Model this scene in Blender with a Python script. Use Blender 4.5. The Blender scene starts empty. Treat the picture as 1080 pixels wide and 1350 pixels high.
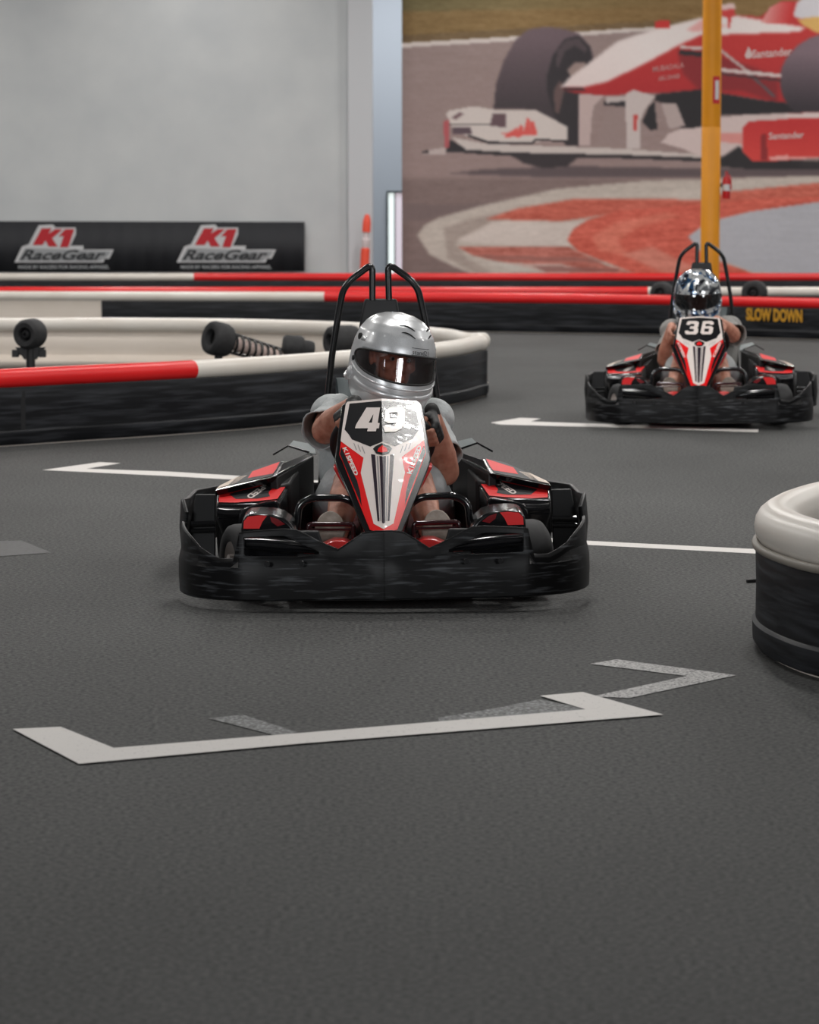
import bpy, bmesh, math, random
import numpy as np
from mathutils import Vector as V, Matrix, noise
from mathutils.geometry import delaunay_2d_cdt
random.seed(7)
scene = bpy.context.scene
col = scene.collection
PI = math.pi
R = math.radians

# ------------------------------------------------------------------ camera
F, CX, CY, CAMZ = 4000.0, 540.0, 675.0, 1.31
PITCH = math.atan(394.0 / F)
camd = bpy.data.cameras.new('camera'); cam = bpy.data.objects.new('camera', camd); col.objects.link(cam)
cam.location = (0, 0, CAMZ); cam.rotation_euler = (PI/2 - PITCH, 0, 0)
camd.sensor_fit = 'HORIZONTAL'; camd.sensor_width = 24.0; camd.lens = 24.0 * F / 1080.0
camd.clip_end = 200; camd.clip_start = .1
camd.dof.use_dof = True; camd.dof.focus_distance = 10.5; camd.dof.aperture_fstop = 5.6
scene.camera = cam
FWD = V((0, math.cos(PITCH), -math.sin(PITCH))); UP = V((0, math.sin(PITCH), math.cos(PITCH)))
CAM = V((0, 0, CAMZ))
def ray(px, py): return FWD + V((1, 0, 0)) * ((px - CX) / F) + UP * ((CY - py) / F)
def gnd(px, py, z=0.0):                    # a spot on the floor
    d = ray(px, py); return CAM + d * ((z - CAMZ) / d.z)
def wy(px, py, Y):                         # a spot on a wall facing us
    d = ray(px, py); return CAM + d * (Y / d.y)

# ------------------------------------------------------------------ materials
def lin(c):
    return tuple(((x/255)/12.92 if x/255 <= .04045 else ((x/255+.055)/1.055)**2.4) for x in c)
MATS = {}
def mat(name, rgb, rough=.5, metal=0, spec=.5, coat=0, coat_rough=.05, srgb=False):
    m = bpy.data.materials.new(name); m.use_nodes = True
    b = m.node_tree.nodes['Principled BSDF']
    c = lin(rgb) if srgb else rgb
    b.inputs['Base Color'].default_value = (*c, 1); b.inputs['Roughness'].default_value = rough
    b.inputs['Metallic'].default_value = metal; b.inputs['Specular IOR Level'].default_value = spec
    b.inputs['Coat Weight'].default_value = coat; b.inputs['Coat Roughness'].default_value = coat_rough
    MATS[name] = m; return m
def nd(m, t, **kw):
    n = m.node_tree.nodes.new(t)
    for k, v in kw.items(): setattr(n, k, v)
    return n
def lk(m, a, b): m.node_tree.links.new(a, b)
def noisy(m, c1, c2, scale, lo=.4, hi=.6, stretch=(1,1,1), detail=6, rough=None, bump=0, bscale=None, bdist=.002):
    b = m.node_tree.nodes['Principled BSDF']
    tc = nd(m, 'ShaderNodeTexCoord'); mp = nd(m, 'ShaderNodeMapping'); mp.inputs['Scale'].default_value = stretch
    lk(m, tc.outputs['Object'], mp.inputs['Vector'])
    n = nd(m, 'ShaderNodeTexNoise'); n.inputs['Scale'].default_value = scale; n.inputs['Detail'].default_value = detail
    lk(m, mp.outputs['Vector'], n.inputs['Vector'])
    r = nd(m, 'ShaderNodeValToRGB'); r.color_ramp.elements[0].position = lo; r.color_ramp.elements[1].position = hi
    r.color_ramp.elements[0].color = (*c1, 1); r.color_ramp.elements[1].color = (*c2, 1)
    lk(m, n.outputs['Fac'], r.inputs['Fac']); lk(m, r.outputs['Color'], b.inputs['Base Color'])
    if rough:
        q = nd(m, 'ShaderNodeMapRange'); q.inputs['To Min'].default_value = rough[0]; q.inputs['To Max'].default_value = rough[1]
        q.inputs['From Min'].default_value = lo; q.inputs['From Max'].default_value = hi
        lk(m, n.outputs['Fac'], q.inputs['Value']); lk(m, q.outputs['Result'], b.inputs['Roughness'])
    if bump:
        n2 = nd(m, 'ShaderNodeTexNoise'); n2.inputs['Scale'].default_value = bscale or scale; n2.inputs['Detail'].default_value = 4
        lk(m, tc.outputs['Object'], n2.inputs['Vector'])
        bp = nd(m, 'ShaderNodeBump'); bp.inputs['Strength'].default_value = bump; bp.inputs['Distance'].default_value = bdist
        lk(m, n2.outputs['Fac'], bp.inputs['Height']); lk(m, bp.outputs['Normal'], b.inputs['Normal'])
    return m, n, r

M_floor, nz, rp = noisy(mat('asphalt', (.05,.05,.05), .7), (.024,.025,.026), (.108,.108,.105), 75, .34, .66, detail=9, bump=.6, bscale=220, bdist=.003)
# large soft patches and speckle on the floor
b = M_floor.node_tree.nodes['Principled BSDF']
tc = [n for n in M_floor.node_tree.nodes if n.type == 'TEX_COORD'][0]
n3 = nd(M_floor, 'ShaderNodeTexNoise'); n3.inputs['Scale'].default_value = .9; n3.inputs['Detail'].default_value = 5
mp3 = nd(M_floor, 'ShaderNodeMapping'); mp3.inputs['Scale'].default_value = (1, .45, 1)
lk(M_floor, tc.outputs['Object'], mp3.inputs['Vector']); lk(M_floor, mp3.outputs['Vector'], n3.inputs['Vector'])
mr = nd(M_floor, 'ShaderNodeMapRange'); mr.inputs['From Min'].default_value = .3; mr.inputs['From Max'].default_value = .7
mr.inputs['To Min'].default_value = .78; mr.inputs['To Max'].default_value = 1.16
lk(M_floor, n3.outputs['Fac'], mr.inputs['Value'])
vm = nd(M_floor, 'ShaderNodeVectorMath', operation='SCALE')
lk(M_floor, rp.outputs['Color'], vm.inputs[0]); lk(M_floor, mr.outputs['Result'], vm.inputs['Scale'])
lk(M_floor, vm.outputs['Vector'], b.inputs['Base Color']); b.inputs['Specular IOR Level'].default_value = .18

M_wall, _, _ = noisy(mat('painted_block_wall', (.6,.6,.6), .75), (.54,.56,.57), (.62,.635,.635), 1.2, .3, .7, bump=.1, bscale=30)
M_pil = mat('column_paint', (.60,.61,.63), .7)
M_alcove = mat('alcove_paint', (.68,.70,.74), .7)
M_ceil = mat('ceiling_paint', (.20,.20,.20), .8)
M_side = mat('side_wall_paint', (.30,.30,.31), .8)
M_belt, _, _ = noisy(mat('scuffed_black_belt', (.02,.02,.02), .5), (.006,.0065,.008), (.045,.048,.055), 5, .45, .82, stretch=(.6,.6,9), detail=10, rough=(.5,.75))
M_belt.node_tree.nodes['Principled BSDF'].inputs['Specular IOR Level'].default_value = .25
M_whitep, _, _ = noisy(mat('cream_white_plastic', (.7,.66,.6), .35), (.71,.65,.58), (.77,.725,.66), 3, .3, .7)
M_redp, _, _ = noisy(mat('red_plastic', (.65,.02,.02), .35), (.72,.010,.012), (.80,.016,.016), 2, .3, .7)
M_innerp, _, _ = noisy(mat('dusty_cream_plastic', (.5,.46,.4), .5), (.78,.69,.60), (.84,.75,.66), 2.5, .3, .7, stretch=(1,1,3))
M_paint, n_, r_ = noisy(mat('worn_white_paint', (.6,.6,.6), .6), (.16,.155,.15), (.68,.65,.62), 110, .20, .38, detail=8)
M_worn, _, _ = noisy(mat('very_worn_paint', (.4,.4,.4), .65), (.06,.06,.06), (.50,.49,.48), 120, .34, .56, detail=10)
M_ghost, _, _ = noisy(mat('faint_worn_paint', (.1,.1,.1), .65), (.045,.046,.046), (.26,.27,.27), 90, .42, .66, detail=10)
M_stain, _, _ = noisy(mat('dark_floor_patch', (.03,.03,.03), .6), (.024,.024,.024), (.05,.05,.05), 60, .3, .7)
M_plastic, _, _ = noisy(mat('scuffed_black_plastic', (.01,.01,.01), .32), (.0045,.0045,.005), (.10,.105,.112), 10, .53, .80, stretch=(.8,.8,9), detail=14, rough=(.40,.65))
M_plastic.node_tree.nodes['Principled BSDF'].inputs['Specular IOR Level'].default_value = .2
M_gloss = mat('gloss_black_plastic', (.006,.006,.007), .16, spec=.6)
M_dark = mat('matte_black', (.009,.009,.010), .55)
M_black = mat('satin_black_metal', (.008,.008,.009), .25, spec=.6)
M_tube = mat('gloss_black_tube', (.007,.007,.008), .12, spec=.8); M_pedal = mat('dark_red_black_pedal', (.03,.006,.008), .14, spec=.9)
M_rubber, _, _ = noisy(mat('tyre_rubber', (.015,.015,.015), .7), (.011,.011,.012), (.026,.026,.027), 20, .3, .7, detail=5)
M_alu = mat('alloy', (.55,.50,.47), .35, metal=.3)
M_redfloor = mat('red_floor_pan', (.60,.012,.012), .3, coat=.5)
M_clear = mat('smoked_plate', (.30,.33,.33), .25)
M_fabric = mat('strap_webbing', (.07,.085,.09), .8)
M_silver, _, _ = noisy(mat('silver_lacquer', (.5,.51,.52), .34, metal=.5, coat=1, coat_rough=.02), (.62,.63,.64), (.70,.71,.72), 400, .4, .6)
M_foam = mat('black_gasket', (.01,.01,.01), .6)
M_skin, _, _ = noisy(mat('skin', (.3,.1,.06), .5), (.38,.145,.090), (.60,.29,.20), 26, .3, .7, bump=.35, bscale=60, bdist=.004)
M_shirt, _, _ = noisy(mat('grey_cotton', (.3,.31,.31), .9), (.40,.42,.42), (.48,.50,.50), 9, .3, .7, bump=.8, bscale=14, bdist=.02)
M_shirt2, _, _ = noisy(mat('taupe_cotton', (.3,.29,.27), .9), (.25,.245,.23), (.31,.30,.285), 9, .3, .7, bump=.8, bscale=14, bdist=.02)
M_shorts, _, _ = noisy(mat('grey_shorts_cloth', (.3,.3,.3), .9), (.42,.435,.44), (.50,.51,.51), 7, .3, .7, bump=.8, bscale=12, bdist=.02)
M_glove = mat('black_glove_leather', (.010,.010,.010), .6)
M_sole, _, _ = noisy(mat('shoe_sole', (.2,.17,.14), .7), (.26,.215,.175), (.40,.34,.29), 40, .3, .7, bump=.5, bscale=90)
M_shoe = mat('shoe_upper', (.20,.19,.18), .7)
M_collar = mat('beige_collar', (.42,.36,.27), .8)
M_yellow, _, _ = noisy(mat('yellow_enamel', (.70,.40,.02), .45), (.66,.25,.003), (.74,.285,.004), 2, .3, .7)
M_exred = mat('extinguisher_red', (.50,.012,.015), .3)
M_orange = mat('orange_plastic', (.95,.10,.05), .5)
M_refl = mat('reflective_band', (.75,.65,.65), .4)
M_frame = mat('dark_green_frame', (.01,.03,.03), .4)
M_bcloth = mat('banner_cloth', (.016,.017,.021), .7)
M_hole = mat('black_vent', (.004,.004,.004), .8)
# graphic inks
def ink(name, c, rough=.22, coat=.6): return mat(name, c, rough, srgb=True, coat=coat, coat_rough=.06)
I_white = ink('ink_white', (226,214,208)); I_red = ink('ink_red', (226,24,26)); I_blk = ink('ink_black', (22,22,25))
I_dred = ink('ink_dark_red', (120,22,28)); I_grey = ink('ink_grey', (150,146,146)); I_stripe = ink('ink_dark_stripe', (38,26,40))
I_orange = ink('ink_orange', (200,120,40)); I_cream = ink('ink_cream', (212,190,170))
J_white = ink('sticker_white', (222,212,206), .55, 0); J_red = ink('sticker_red', (228,22,24), .55, 0); J_blk = ink('sticker_black', (26,26,29), .55, 0); J_cream = ink('sticker_cream', (214,196,180), .5, 0)
# the panel's lacquer is wavy, so overhead lamps break up in it
for m in (I_white, I_red, I_blk, I_stripe, I_grey):
    tc = nd(m, 'ShaderNodeTexCoord'); n = nd(m, 'ShaderNodeTexNoise'); n.inputs['Scale'].default_value = 13; n.inputs['Detail'].default_value = 3
    lk(m, tc.outputs['Object'], n.inputs['Vector'])
    bp = nd(m, 'ShaderNodeBump'); bp.inputs['Strength'].default_value = .45; bp.inputs['Distance'].default_value = .01
    lk(m, n.outputs['Fac'], bp.inputs['Height']); lk(m, bp.outputs['Normal'], m.node_tree.nodes['Principled BSDF'].inputs['Coat Normal'])
B_white = mat('print_white', (.60,.60,.61), .7); B_grey = mat('print_grey', (.33,.34,.35), .7); B_red = mat('print_red', (.50,.012,.022), .6); B_dark = mat('print_dark', (.03,.032,.036), .7)
B_yel = mat('stencil_yellow', (.62,.30,.015), .6)
# chrome helmet with blue and black pattern
M_chrome = mat('chrome_lacquer', (.5,.5,.5), .18, metal=.55, coat=.9)
tc = nd(M_chrome, 'ShaderNodeTexCoord'); n = nd(M_chrome, 'ShaderNodeTexNoise'); n.inputs['Scale'].default_value = 11; n.inputs['Detail'].default_value = 3; n.inputs['Distortion'].default_value = 1.2
lk(M_chrome, tc.outputs['Object'], n.inputs['Vector'])
r = nd(M_chrome, 'ShaderNodeValToRGB'); r.color_ramp.interpolation = 'CONSTANT'
e = r.color_ramp.elements; e[0].position = 0; e[0].color = (.012,.014,.022,1); e[1].position = .38; e[1].color = (.020,.085,.20,1)
for p, c in ((.445,(.60,.62,.62,1)), (.57,(.14,.15,.16,1)), (.61,(.02,.022,.03,1))):
    x = e.new(p); x.color = c
lk(M_chrome, n.outputs['Fac'], r.inputs['Fac']); lk(M_chrome, r.outputs['Color'], M_chrome.node_tree.nodes['Principled BSDF'].inputs['Base Color'])
# visor: tinted, reflective, see-through
M_visor = bpy.data.materials.new('tinted_visor'); M_visor.use_nodes = True
nt = M_visor.node_tree; nt.nodes.clear()
o = nt.nodes.new('ShaderNodeOutputMaterial'); tr = nt.nodes.new('ShaderNodeBsdfTransparent'); gl = nt.nodes.new('ShaderNodeBsdfGlossy'); mx = nt.nodes.new('ShaderNodeMixShader')
fr = nt.nodes.new('ShaderNodeFresnel'); fr.inputs['IOR'].default_value = 1.75
tr.inputs['Color'].default_value = (.66,.58,.57,1); gl.inputs['Roughness'].default_value = .03
nt.links.new(fr.outputs[0], mx.inputs[0]); nt.links.new(tr.outputs[0], mx.inputs[1]); nt.links.new(gl.outputs[0], mx.inputs[2]); nt.links.new(mx.outputs[0], o.inputs[0])
M_visor_d = M_visor.copy(); M_visor_d.name = 'dark_visor'
[n for n in M_visor_d.node_tree.nodes if n.type == 'BSDF_TRANSPARENT'][0].inputs['Color'].default_value = (.25,.24,.26,1)
M_lit = bpy.data.materials.new('daylit_pane'); M_lit.use_nodes = True
b = M_lit.node_tree.nodes['Principled BSDF']; b.inputs['Base Color'].default_value = (.7,.8,.8,1); b.inputs['Emission Color'].default_value = (.93,1,.97,1); b.inputs['Emission Strength'].default_value = 1.0
M_lit2 = bpy.data.materials.new('daylit_pane_pink'); M_lit2.use_nodes = True
b = M_lit2.node_tree.nodes['Principled BSDF']; b.inputs['Base Color'].default_value = (.7,.65,.7,1); b.inputs['Emission Color'].default_value = (.95,.80,.88,1); b.inputs['Emission Strength'].default_value = .6

# ------------------------------------------------------------------ mesh helpers
class MB:
    def __init__(s): s.v = []; s.f = []; s.m = []
    def add(s, vs, fs, mi=0):
        o = len(s.v); s.v += [tuple(p) for p in vs]; s.f += [tuple(o+i for i in f) for f in fs]; s.m += [mi]*len(fs); return s
    def box(s, c, d, mi=0, rot=None):
        vs = []
        for z in (-1,1):
            for y in (-1,1):
                for x in (-1,1):
                    p = V((x*d[0]/2, y*d[1]/2, z*d[2]/2))
                    if rot: p = rot @ p
                    vs.append(p + V(c))
        return s.add(vs, [(0,2,3,1),(4,5,7,6),(0,1,5,4),(2,6,7,3),(0,4,6,2),(1,3,7,5)], mi)
    def prism(s, top, bottom, mi=0):            # two matching outlines
        n = len(top); vs = list(top) + list(bottom)
        fs = [tuple(range(n)), tuple(range(2*n-1, n-1, -1))] + [((i+1)%n, i, n+i, n+(i+1)%n) for i in range(n)]
        return s.add(vs, fs, mi)
    def tube(s, pts, r, n=10, closed=False, mi=0, cap=True, flat=1.0):
        pts = [V(p) for p in pts]; N = len(pts)
        rs = r if isinstance(r, (list, tuple)) else [r]*N
        vs = []; prev = None
        for i, p in enumerate(pts):
            if closed: t = pts[(i+1)%N] - pts[i-1]
            else: t = pts[min(i+1, N-1)] - pts[max(i-1, 0)]
            t.normalize()
            if prev is None:
                a = t.orthogonal().normalized()
                if abs(t.z) < .9: a = (V((0,0,1)) - t*t.z).normalized()
            else: a = (prev - t*prev.dot(t)).normalized()
            prev = a; bb = t.cross(a)
            for k in range(n):
                q = 2*PI*k/n; vs.append(p + (a*math.cos(q)*flat + bb*math.sin(q))*rs[i])
        fs = []
        for i in range(N if closed else N-1):
            j = (i+1) % N
            for k in range(n): fs.append((i*n+k, j*n+k, j*n+(k+1)%n, i*n+(k+1)%n))
        if not closed and cap: fs += [tuple(range(n)), tuple(range(N*n-1, (N-1)*n-1, -1))]
        return s.add(vs, fs, mi)
    def sphere(s, c, r, nu=16, nv=10, mi=0, rot=None):
        r = r if isinstance(r, (list, tuple)) else (r,r,r); vs = []; c = V(c)
        for i in range(nv+1):
            ph = PI*i/nv
            for k in range(nu):
                q = 2*PI*k/nu; p = V((r[0]*math.sin(ph)*math.cos(q), r[1]*math.sin(ph)*math.sin(q), r[2]*math.cos(ph)))
                if rot: p = rot @ p
                vs.append(c + p)
        fs = []
        for i in range(nv):
            for k in range(nu):
                a, b2, c2, d = i*nu+k, (i+1)*nu+k, (i+1)*nu+(k+1)%nu, i*nu+(k+1)%nu
                fs.append((a,b2,c2,d))
        return s.add(vs, fs, mi)
    def caps(s, a, b, ra, rb, n=14, mi=0):      # tapered capsule
        a = V(a); b = V(b); d = b-a; L = d.length
        if L < 1e-6: return s.sphere(a, ra, mi=mi)
        t = d/L; pts = []; rs = []
        for k in range(5):
            q = PI/2*(1-k/4); pts.append(a - t*ra*math.sin(q)); rs.append(max(ra*math.cos(q), 1e-4))
        for k in range(5):
            q = PI/2*k/4; pts.append(b + t*rb*math.sin(q)); rs.append(max(rb*math.cos(q), 1e-4))
        return s.tube(pts, rs, n, mi=mi)
    def chain(s, pts, rs, n=14):
        for i in range(len(pts)-1): s.caps(pts[i], pts[i+1], rs[i], rs[i+1], n)
        return s
    def lathe(s, c, axis, prof, n=32, mi=0):    # prof: (along, radius)
        c = V(c); ax = V(axis).normalized(); a = ax.orthogonal().normalized(); bb = ax.cross(a); vs = []
        for (t, r) in prof:
            for k in range(n):
                q = 2*PI*k/n; vs.append(c + ax*t + (a*math.cos(q)+bb*math.sin(q))*r)
        fs = []
        for i in range(len(prof)-1):
            for k in range(n): fs.append((i*n+k, (i+1)*n+k, (i+1)*n+(k+1)%n, i*n+(k+1)%n))
        return s.add(vs, fs, mi)
    def poly(s, loops, mi=0, thick=0, nrm=None):   # polygon with holes, loops of 3D points
        L3 = [[V(p) for p in l] for l in loops]; o = L3[0][0]; n = V((0,0,0))
        for i in range(len(L3[0])): a, b_ = L3[0][i]-o, L3[0][(i+1)%len(L3[0])]-o; n += a.cross(b_)
        n.normalize(); e1 = n.orthogonal().normalized(); e2 = n.cross(e1)
        vs = [p for l in L3 for p in l]; sc = 1/max(max((p-o).length for p in vs), 1e-9)
        P2 = [V(((p-o).dot(e1)*sc, (p-o).dot(e2)*sc)) for p in vs]; ed = []; k = 0; rings = []
        for l in L3:
            ed += [(k+i, k+(i+1)%len(l)) for i in range(len(l))]; rings.append(P2[k:k+len(l)]); k += len(l)
        ov, oe, of, iv, ie, if_ = delaunay_2d_cdt(P2, ed, [], 0, 1e-6)
        def odd(x, y):
            c = False
            for r_ in rings:
                for i in range(len(r_)):
                    a, b_ = r_[i], r_[(i+1)%len(r_)]
                    if (a.y > y) != (b_.y > y) and x < (b_.x-a.x)*(y-a.y)/(b_.y-a.y)+a.x: c = not c
            return c
        out = []
        for q, src in zip(ov, iv):
            out.append(vs[src[0]] if src else o + e1*(q.x/sc) + e2*(q.y/sc))
        fs = [tuple(f) for f in of if odd(sum(ov[i].x for i in f)/len(f), sum(ov[i].y for i in f)/len(f))]
        s.add(out, fs, mi)
        return s
    def build(s, name, mats, parent=None, smooth=35, bevel=0, solid=0, remesh=0, fix=True, subsurf=0, seg=2, soff=-1, smoothit=0):
        me = bpy.data.meshes.new(name); me.from_pydata(s.v, [], s.f); 
        mats = mats if isinstance(mats, (list, tuple)) else [mats]
        for m in mats: me.materials.append(m)
        me.polygons.foreach_set('material_index', s.m)
        if fix:
            bm = bmesh.new(); bm.from_mesh(me); bmesh.ops.remove_doubles(bm, verts=bm.verts, dist=1e-5) if not remesh else None
            bmesh.ops.recalc_face_normals(bm, faces=bm.faces); bm.to_mesh(me); bm.free()
        me.update()
        if smooth: me.shade_smooth(); me.set_sharp_from_angle(angle=R(smooth))
        o = bpy.data.objects.new(name, me); col.objects.link(o)
        if parent: o.parent = parent
        if solid: md = o.modifiers.new('solid', 'SOLIDIFY'); md.thickness = solid; md.offset = soff
        if bevel: md = o.modifiers.new('bevel', 'BEVEL'); md.width = bevel; md.segments = seg; md.limit_method = 'ANGLE'; md.angle_limit = R(30)
        if remesh:
            md = o.modifiers.new('remesh', 'REMESH'); md.mode = 'VOXEL'; md.voxel_size = remesh; md.use_smooth_shade = True
            if smoothit: md = o.modifiers.new('sm', 'SMOOTH'); md.factor = .5; md.iterations = smoothit
        if subsurf: md = o.modifiers.new('sub', 'SUBSURF'); md.levels = subsurf; md.render_levels = subsurf
        return o
def thing(name, label, cat, loc=(0,0,0), rot=(0,0,0), group=None):
    o = bpy.data.objects.new(name, None); col.objects.link(o); o.location = loc; o.rotation_euler = rot
    o.empty_display_size = .1
    return tag(o, label, cat, group)
def tag(o, label, cat, group=None, kind=None):
    o['label'] = label; o['category'] = cat
    if group: o['group'] = group
    if kind: o['kind'] = kind
    return o
def struct(o): o['kind'] = 'structure'; return o
def lab(o, t): o['label'] = t; return o
def smoothpath(pts, n=8, closed=False):       # Catmull-Rom
    P = [V(p) for p in pts]; N = len(P); out = []
    for i in range(N if closed else N-1):
        if closed: a,b_,c,d = P[i-1],P[i],P[(i+1)%N],P[(i+2)%N]
        else: a,b_,c,d = P[max(i-1,0)],P[i],P[i+1],P[min(i+2,N-1)]
        for k in range(n):
            t = k/n; out.append(.5*((2*b_)+(c-a)*t+(2*a-5*b_+4*c-d)*t*t+(3*b_-a-3*c+d)*t**3))
    if not closed: out.append(P[-1])
    return out
def rounded(pts, rad, n=6, closed=False):     # polyline with rounded bends
    P = [V(p) for p in pts]; out = []; N = len(P)
    for i, p in enumerate(P):
        if not closed and i in (0, N-1): out.append(p); continue
        a = P[i-1]-p; c = P[(i+1)%N]-p; r = min(rad, a.length*.45, c.length*.45)
        a = p + a.normalized()*r; c = p + c.normalized()*r
        for k in range(n+1):
            t = k/n; out.append(a*(1-t)**2 + p*2*t*(1-t) + c*t*t)
    return out
def text_mesh(txt, bold=0.0, space=1.0, res=3):    # lettering as flat polygons, scaled to a unit box
    cu = bpy.data.curves.new('t', 'FONT'); cu.body = txt; cu.offset = bold; cu.resolution_u = res; cu.space_character = space
    o = bpy.data.objects.new('t', cu); col.objects.link(o)
    dg = bpy.context.evaluated_depsgraph_get(); me = o.evaluated_get(dg).to_mesh()
    vs = [v.co.copy() for v in me.vertices]; fs = [tuple(p.vertices) for p in me.polygons]
    o.evaluated_get(dg).to_mesh_clear(); bpy.data.objects.remove(o); bpy.data.curves.remove(cu)
    x0 = min(v.x for v in vs); x1 = max(v.x for v in vs); y0 = min(v.y for v in vs); y1 = max(v.y for v in vs)
    return [((v.x-x0)/(x1-x0), (v.y-y0)/(y1-y0)) for v in vs], fs
def put_text(mb, txt, quad, fn, mi=0, bold=0.02, space=1.0):
    # quad: px corners bottom-left, bottom-right, top-right, top-left ; fn maps px -> 3D
    uv, fs = text_mesh(txt, bold, space); a, b_, c, d = [V(q) for q in quad]; vs = []
    for u, v in uv:
        p = a*(1-u)*(1-v) + b_*u*(1-v) + c*u*v + d*(1-u)*v; vs.append(fn(p.x, p.y))
    mb.add(vs, fs, mi)
def put_polys(mb, polys, fn):
    for mi, pts, *holes in polys:
        mb.poly([[fn(*p) for p in pts]] + [[fn(*p) for p in h] for h in holes], mi)
MURAL_K, LP, EXPO = 1.12, 120, -.28
# ================================================================== the hall
def quadobj(name, vs, m, fs=None):
    return struct(MB().add(vs, fs or [(0,1,2,3)]).build(name, m, smooth=0, fix=False))
X0, X1, Y0, YW, ZC = -13, 15, -8, 45.0, 6.2
struct(MB().box(((X0+X1)/2, 23, -.1), (X1-X0+2, 64, .2)).build('floor', M_floor, smooth=0))
xg0 = wy(490, 200, YW).x; xg1 = wy(530, 200, YW).x
struct(MB().box(((X0+xg0)/2, YW+.15, ZC/2), (xg0-X0, .3, ZC)).build('wall_back', M_wall, smooth=0))
struct(MB().box(((X1+xg1)/2, YW+.15, ZC/2), (X1-xg1, .3, ZC)).build('wall_back_right', M_wall, smooth=0))
xa, xb = wy(459, 200, YW).x, xg0
struct(MB().box(((xa+xb)/2+.01, YW-.06, ZC/2-.005), (xb-xa+.02, .12, ZC-.01)).build('trim_1', M_pil, bevel=.01))
struct(MB().box((0, YW+7.15, ZC/2), (12, .3, ZC)).build('wall_alcove', M_alcove, smooth=0))
struct(MB().box((X0-.1, 18, ZC/2), (.2, 54, ZC)).build('wall_left', M_side, smooth=0))
struct(MB().box((X1+.1, 18, ZC/2), (.2, 54, ZC)).build('wall_right', M_side, smooth=0))
struct(MB().box(((X0+X1)/2, Y0-.1, ZC/2), (X1-X0, .2, ZC)).build('wall_front', M_side, smooth=0))
# unseen windows added behind the camera, framing lamps that fill from the front
FILL_WINS = ((-8.0, 4.4), (6.4, .35), (9.5, 4.4))
for k_, (wx, ww) in enumerate(FILL_WINS):
    g = MB()
    for dx in (-ww/2-.04, ww/2+.04): g.box((wx+dx, Y0+.03, 3.3), (.08,.06,2.6))
    for dz in (2.0, 4.6): g.box((wx, Y0+.03, dz), (ww+.1,.06,.08))
    struct(g.build('window_%d' % (k_+1), M_frame, smooth=0))
struct(MB().box(((X0+X1)/2, 23, ZC+.1), (X1-X0+2, 64, .2)).build('ceiling', M_ceil, smooth=0))
# glass door in the far alcove
YD = YW + 6.98
d0, d1 = wy(511, 253, YD), wy(534, 360, YD)
fr_ = MB(); W = d1.x-d0.x; zt = d0.z
fr_.box((d0.x, YD-.03, zt/2), (.03,.07,zt)); fr_.box((d1.x, YD-.03, zt/2), (.03,.07,zt)); fr_.box(((d0.x+d1.x)/2, YD-.03, zt), (W+.03,.07,.03)); xm = d0.x+W*.42
fr_.box((xm, YD-.03, zt/2), (.022,.06,zt))
fr_.box(((d0.x+d1.x)/2, YD-.03, .02), (W,.06,.04))
dr = struct(fr_.build('door_1', M_frame, smooth=0))
MB().box(((d0.x+xm)/2, YD-.01, zt/2), (xm-d0.x-.02,.01,zt-.04)).build('pane', M_lit, dr)
lab(MB().box(((d1.x+xm)/2, YD-.01, zt/2), (d1.x-xm-.02,.01,zt-.04)).build('pane', M_lit2, dr), 'pinkish pane')

# ------------------------------------------------------------------ mural (a printed picture)
MX0, MX1, MY0, MY1, ST = 530.0, 1210.0, -40.0, 366.0, 1.5
gx = np.arange(MX0, MX1+.1, ST); gy = np.arange(MY0, MY1+.1, ST); PX, PY = np.meshgrid(gx, gy)
img = np.zeros(PX.shape + (3,)); 
def blur(a, k):
    for _ in range(k):
        p = np.pad(a, 1, mode='edge'); a = (p[:-2,1:-1]+p[2:,1:-1]+p[1:-1,:-2]+p[1:-1,2:]+2*p[1:-1,1:-1])/6
    return a
def inside(pts):
    m = np.zeros(PX.shape, bool); n = len(pts)
    for i in range(n):
        x1, y1 = pts[i]; x2, y2 = pts[(i+1)%n]
        if y1 == y2: continue
        c = ((y1 > PY) != (y2 > PY)) & (PX < (x2-x1)*(PY-y1)/(y2-y1)+x1); m ^= c
    return m
rng = np.random.RandomState(3)
def nz2(sy, sx):      # streaky noise
    a = rng.rand(*PX.shape)
    k = np.ones(sx)/sx; a = np.apply_along_axis(lambda r: np.convolve(r, k, 'same'), 1, a)
    k = np.ones(sy)/sy; a = np.apply_along_axis(lambda r: np.convolve(r, k, 'same'), 0, a)
    return (a-a.mean())/a.std()
def lay(c, pts, soft=1, c2=None, grad=None, nzv=0, a=1.0):
    global img
    m = blur(inside(pts).astype(float), soft)[..., None]*a
    colr = np.ones(PX.shape+(3,))*np.array(c, float)
    if c2 is not None:
        (xa_, ya_), (xb_, yb_) = grad
        t = np.clip(((PX-xa_)*(xb_-xa_)+(PY-ya_)*(yb_-ya_))/((xb_-xa_)**2+(yb_-ya_)**2), 0, 1)[..., None]
        colr = colr*(1-t) + np.array(c2, float)*t
    if nzv: colr = colr + NZ[..., None]*nzv
    img = img*(1-m) + colr*m
NZ = nz2(3, 25)*.6 + nz2(2, 5)*.4
full = [(MX0-5,MY0-5),(MX1+5,MY0-5),(MX1+5,MY1+5),(MX0-5,MY1+5)]
lay((146,126,122), full, 0, (150,128,124), ((0,60),(0,230)), 3)
lay((128,108,104), [(525,235),(1220,235),(1220,370),(525,370)], 8, nzv=4)
lay((104,94,58), [(525,-50),(1220,-50),(1220,22),(1080,28),(820,38),(680,48),(525,57)], 1, (134,106,62), ((520,0),(900,30)), 6)
lay((132,102,58), [(525,15),(1220,5),(1220,22),(820,38),(680,48),(525,57)], 5, nzv=8, a=.8)
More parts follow.
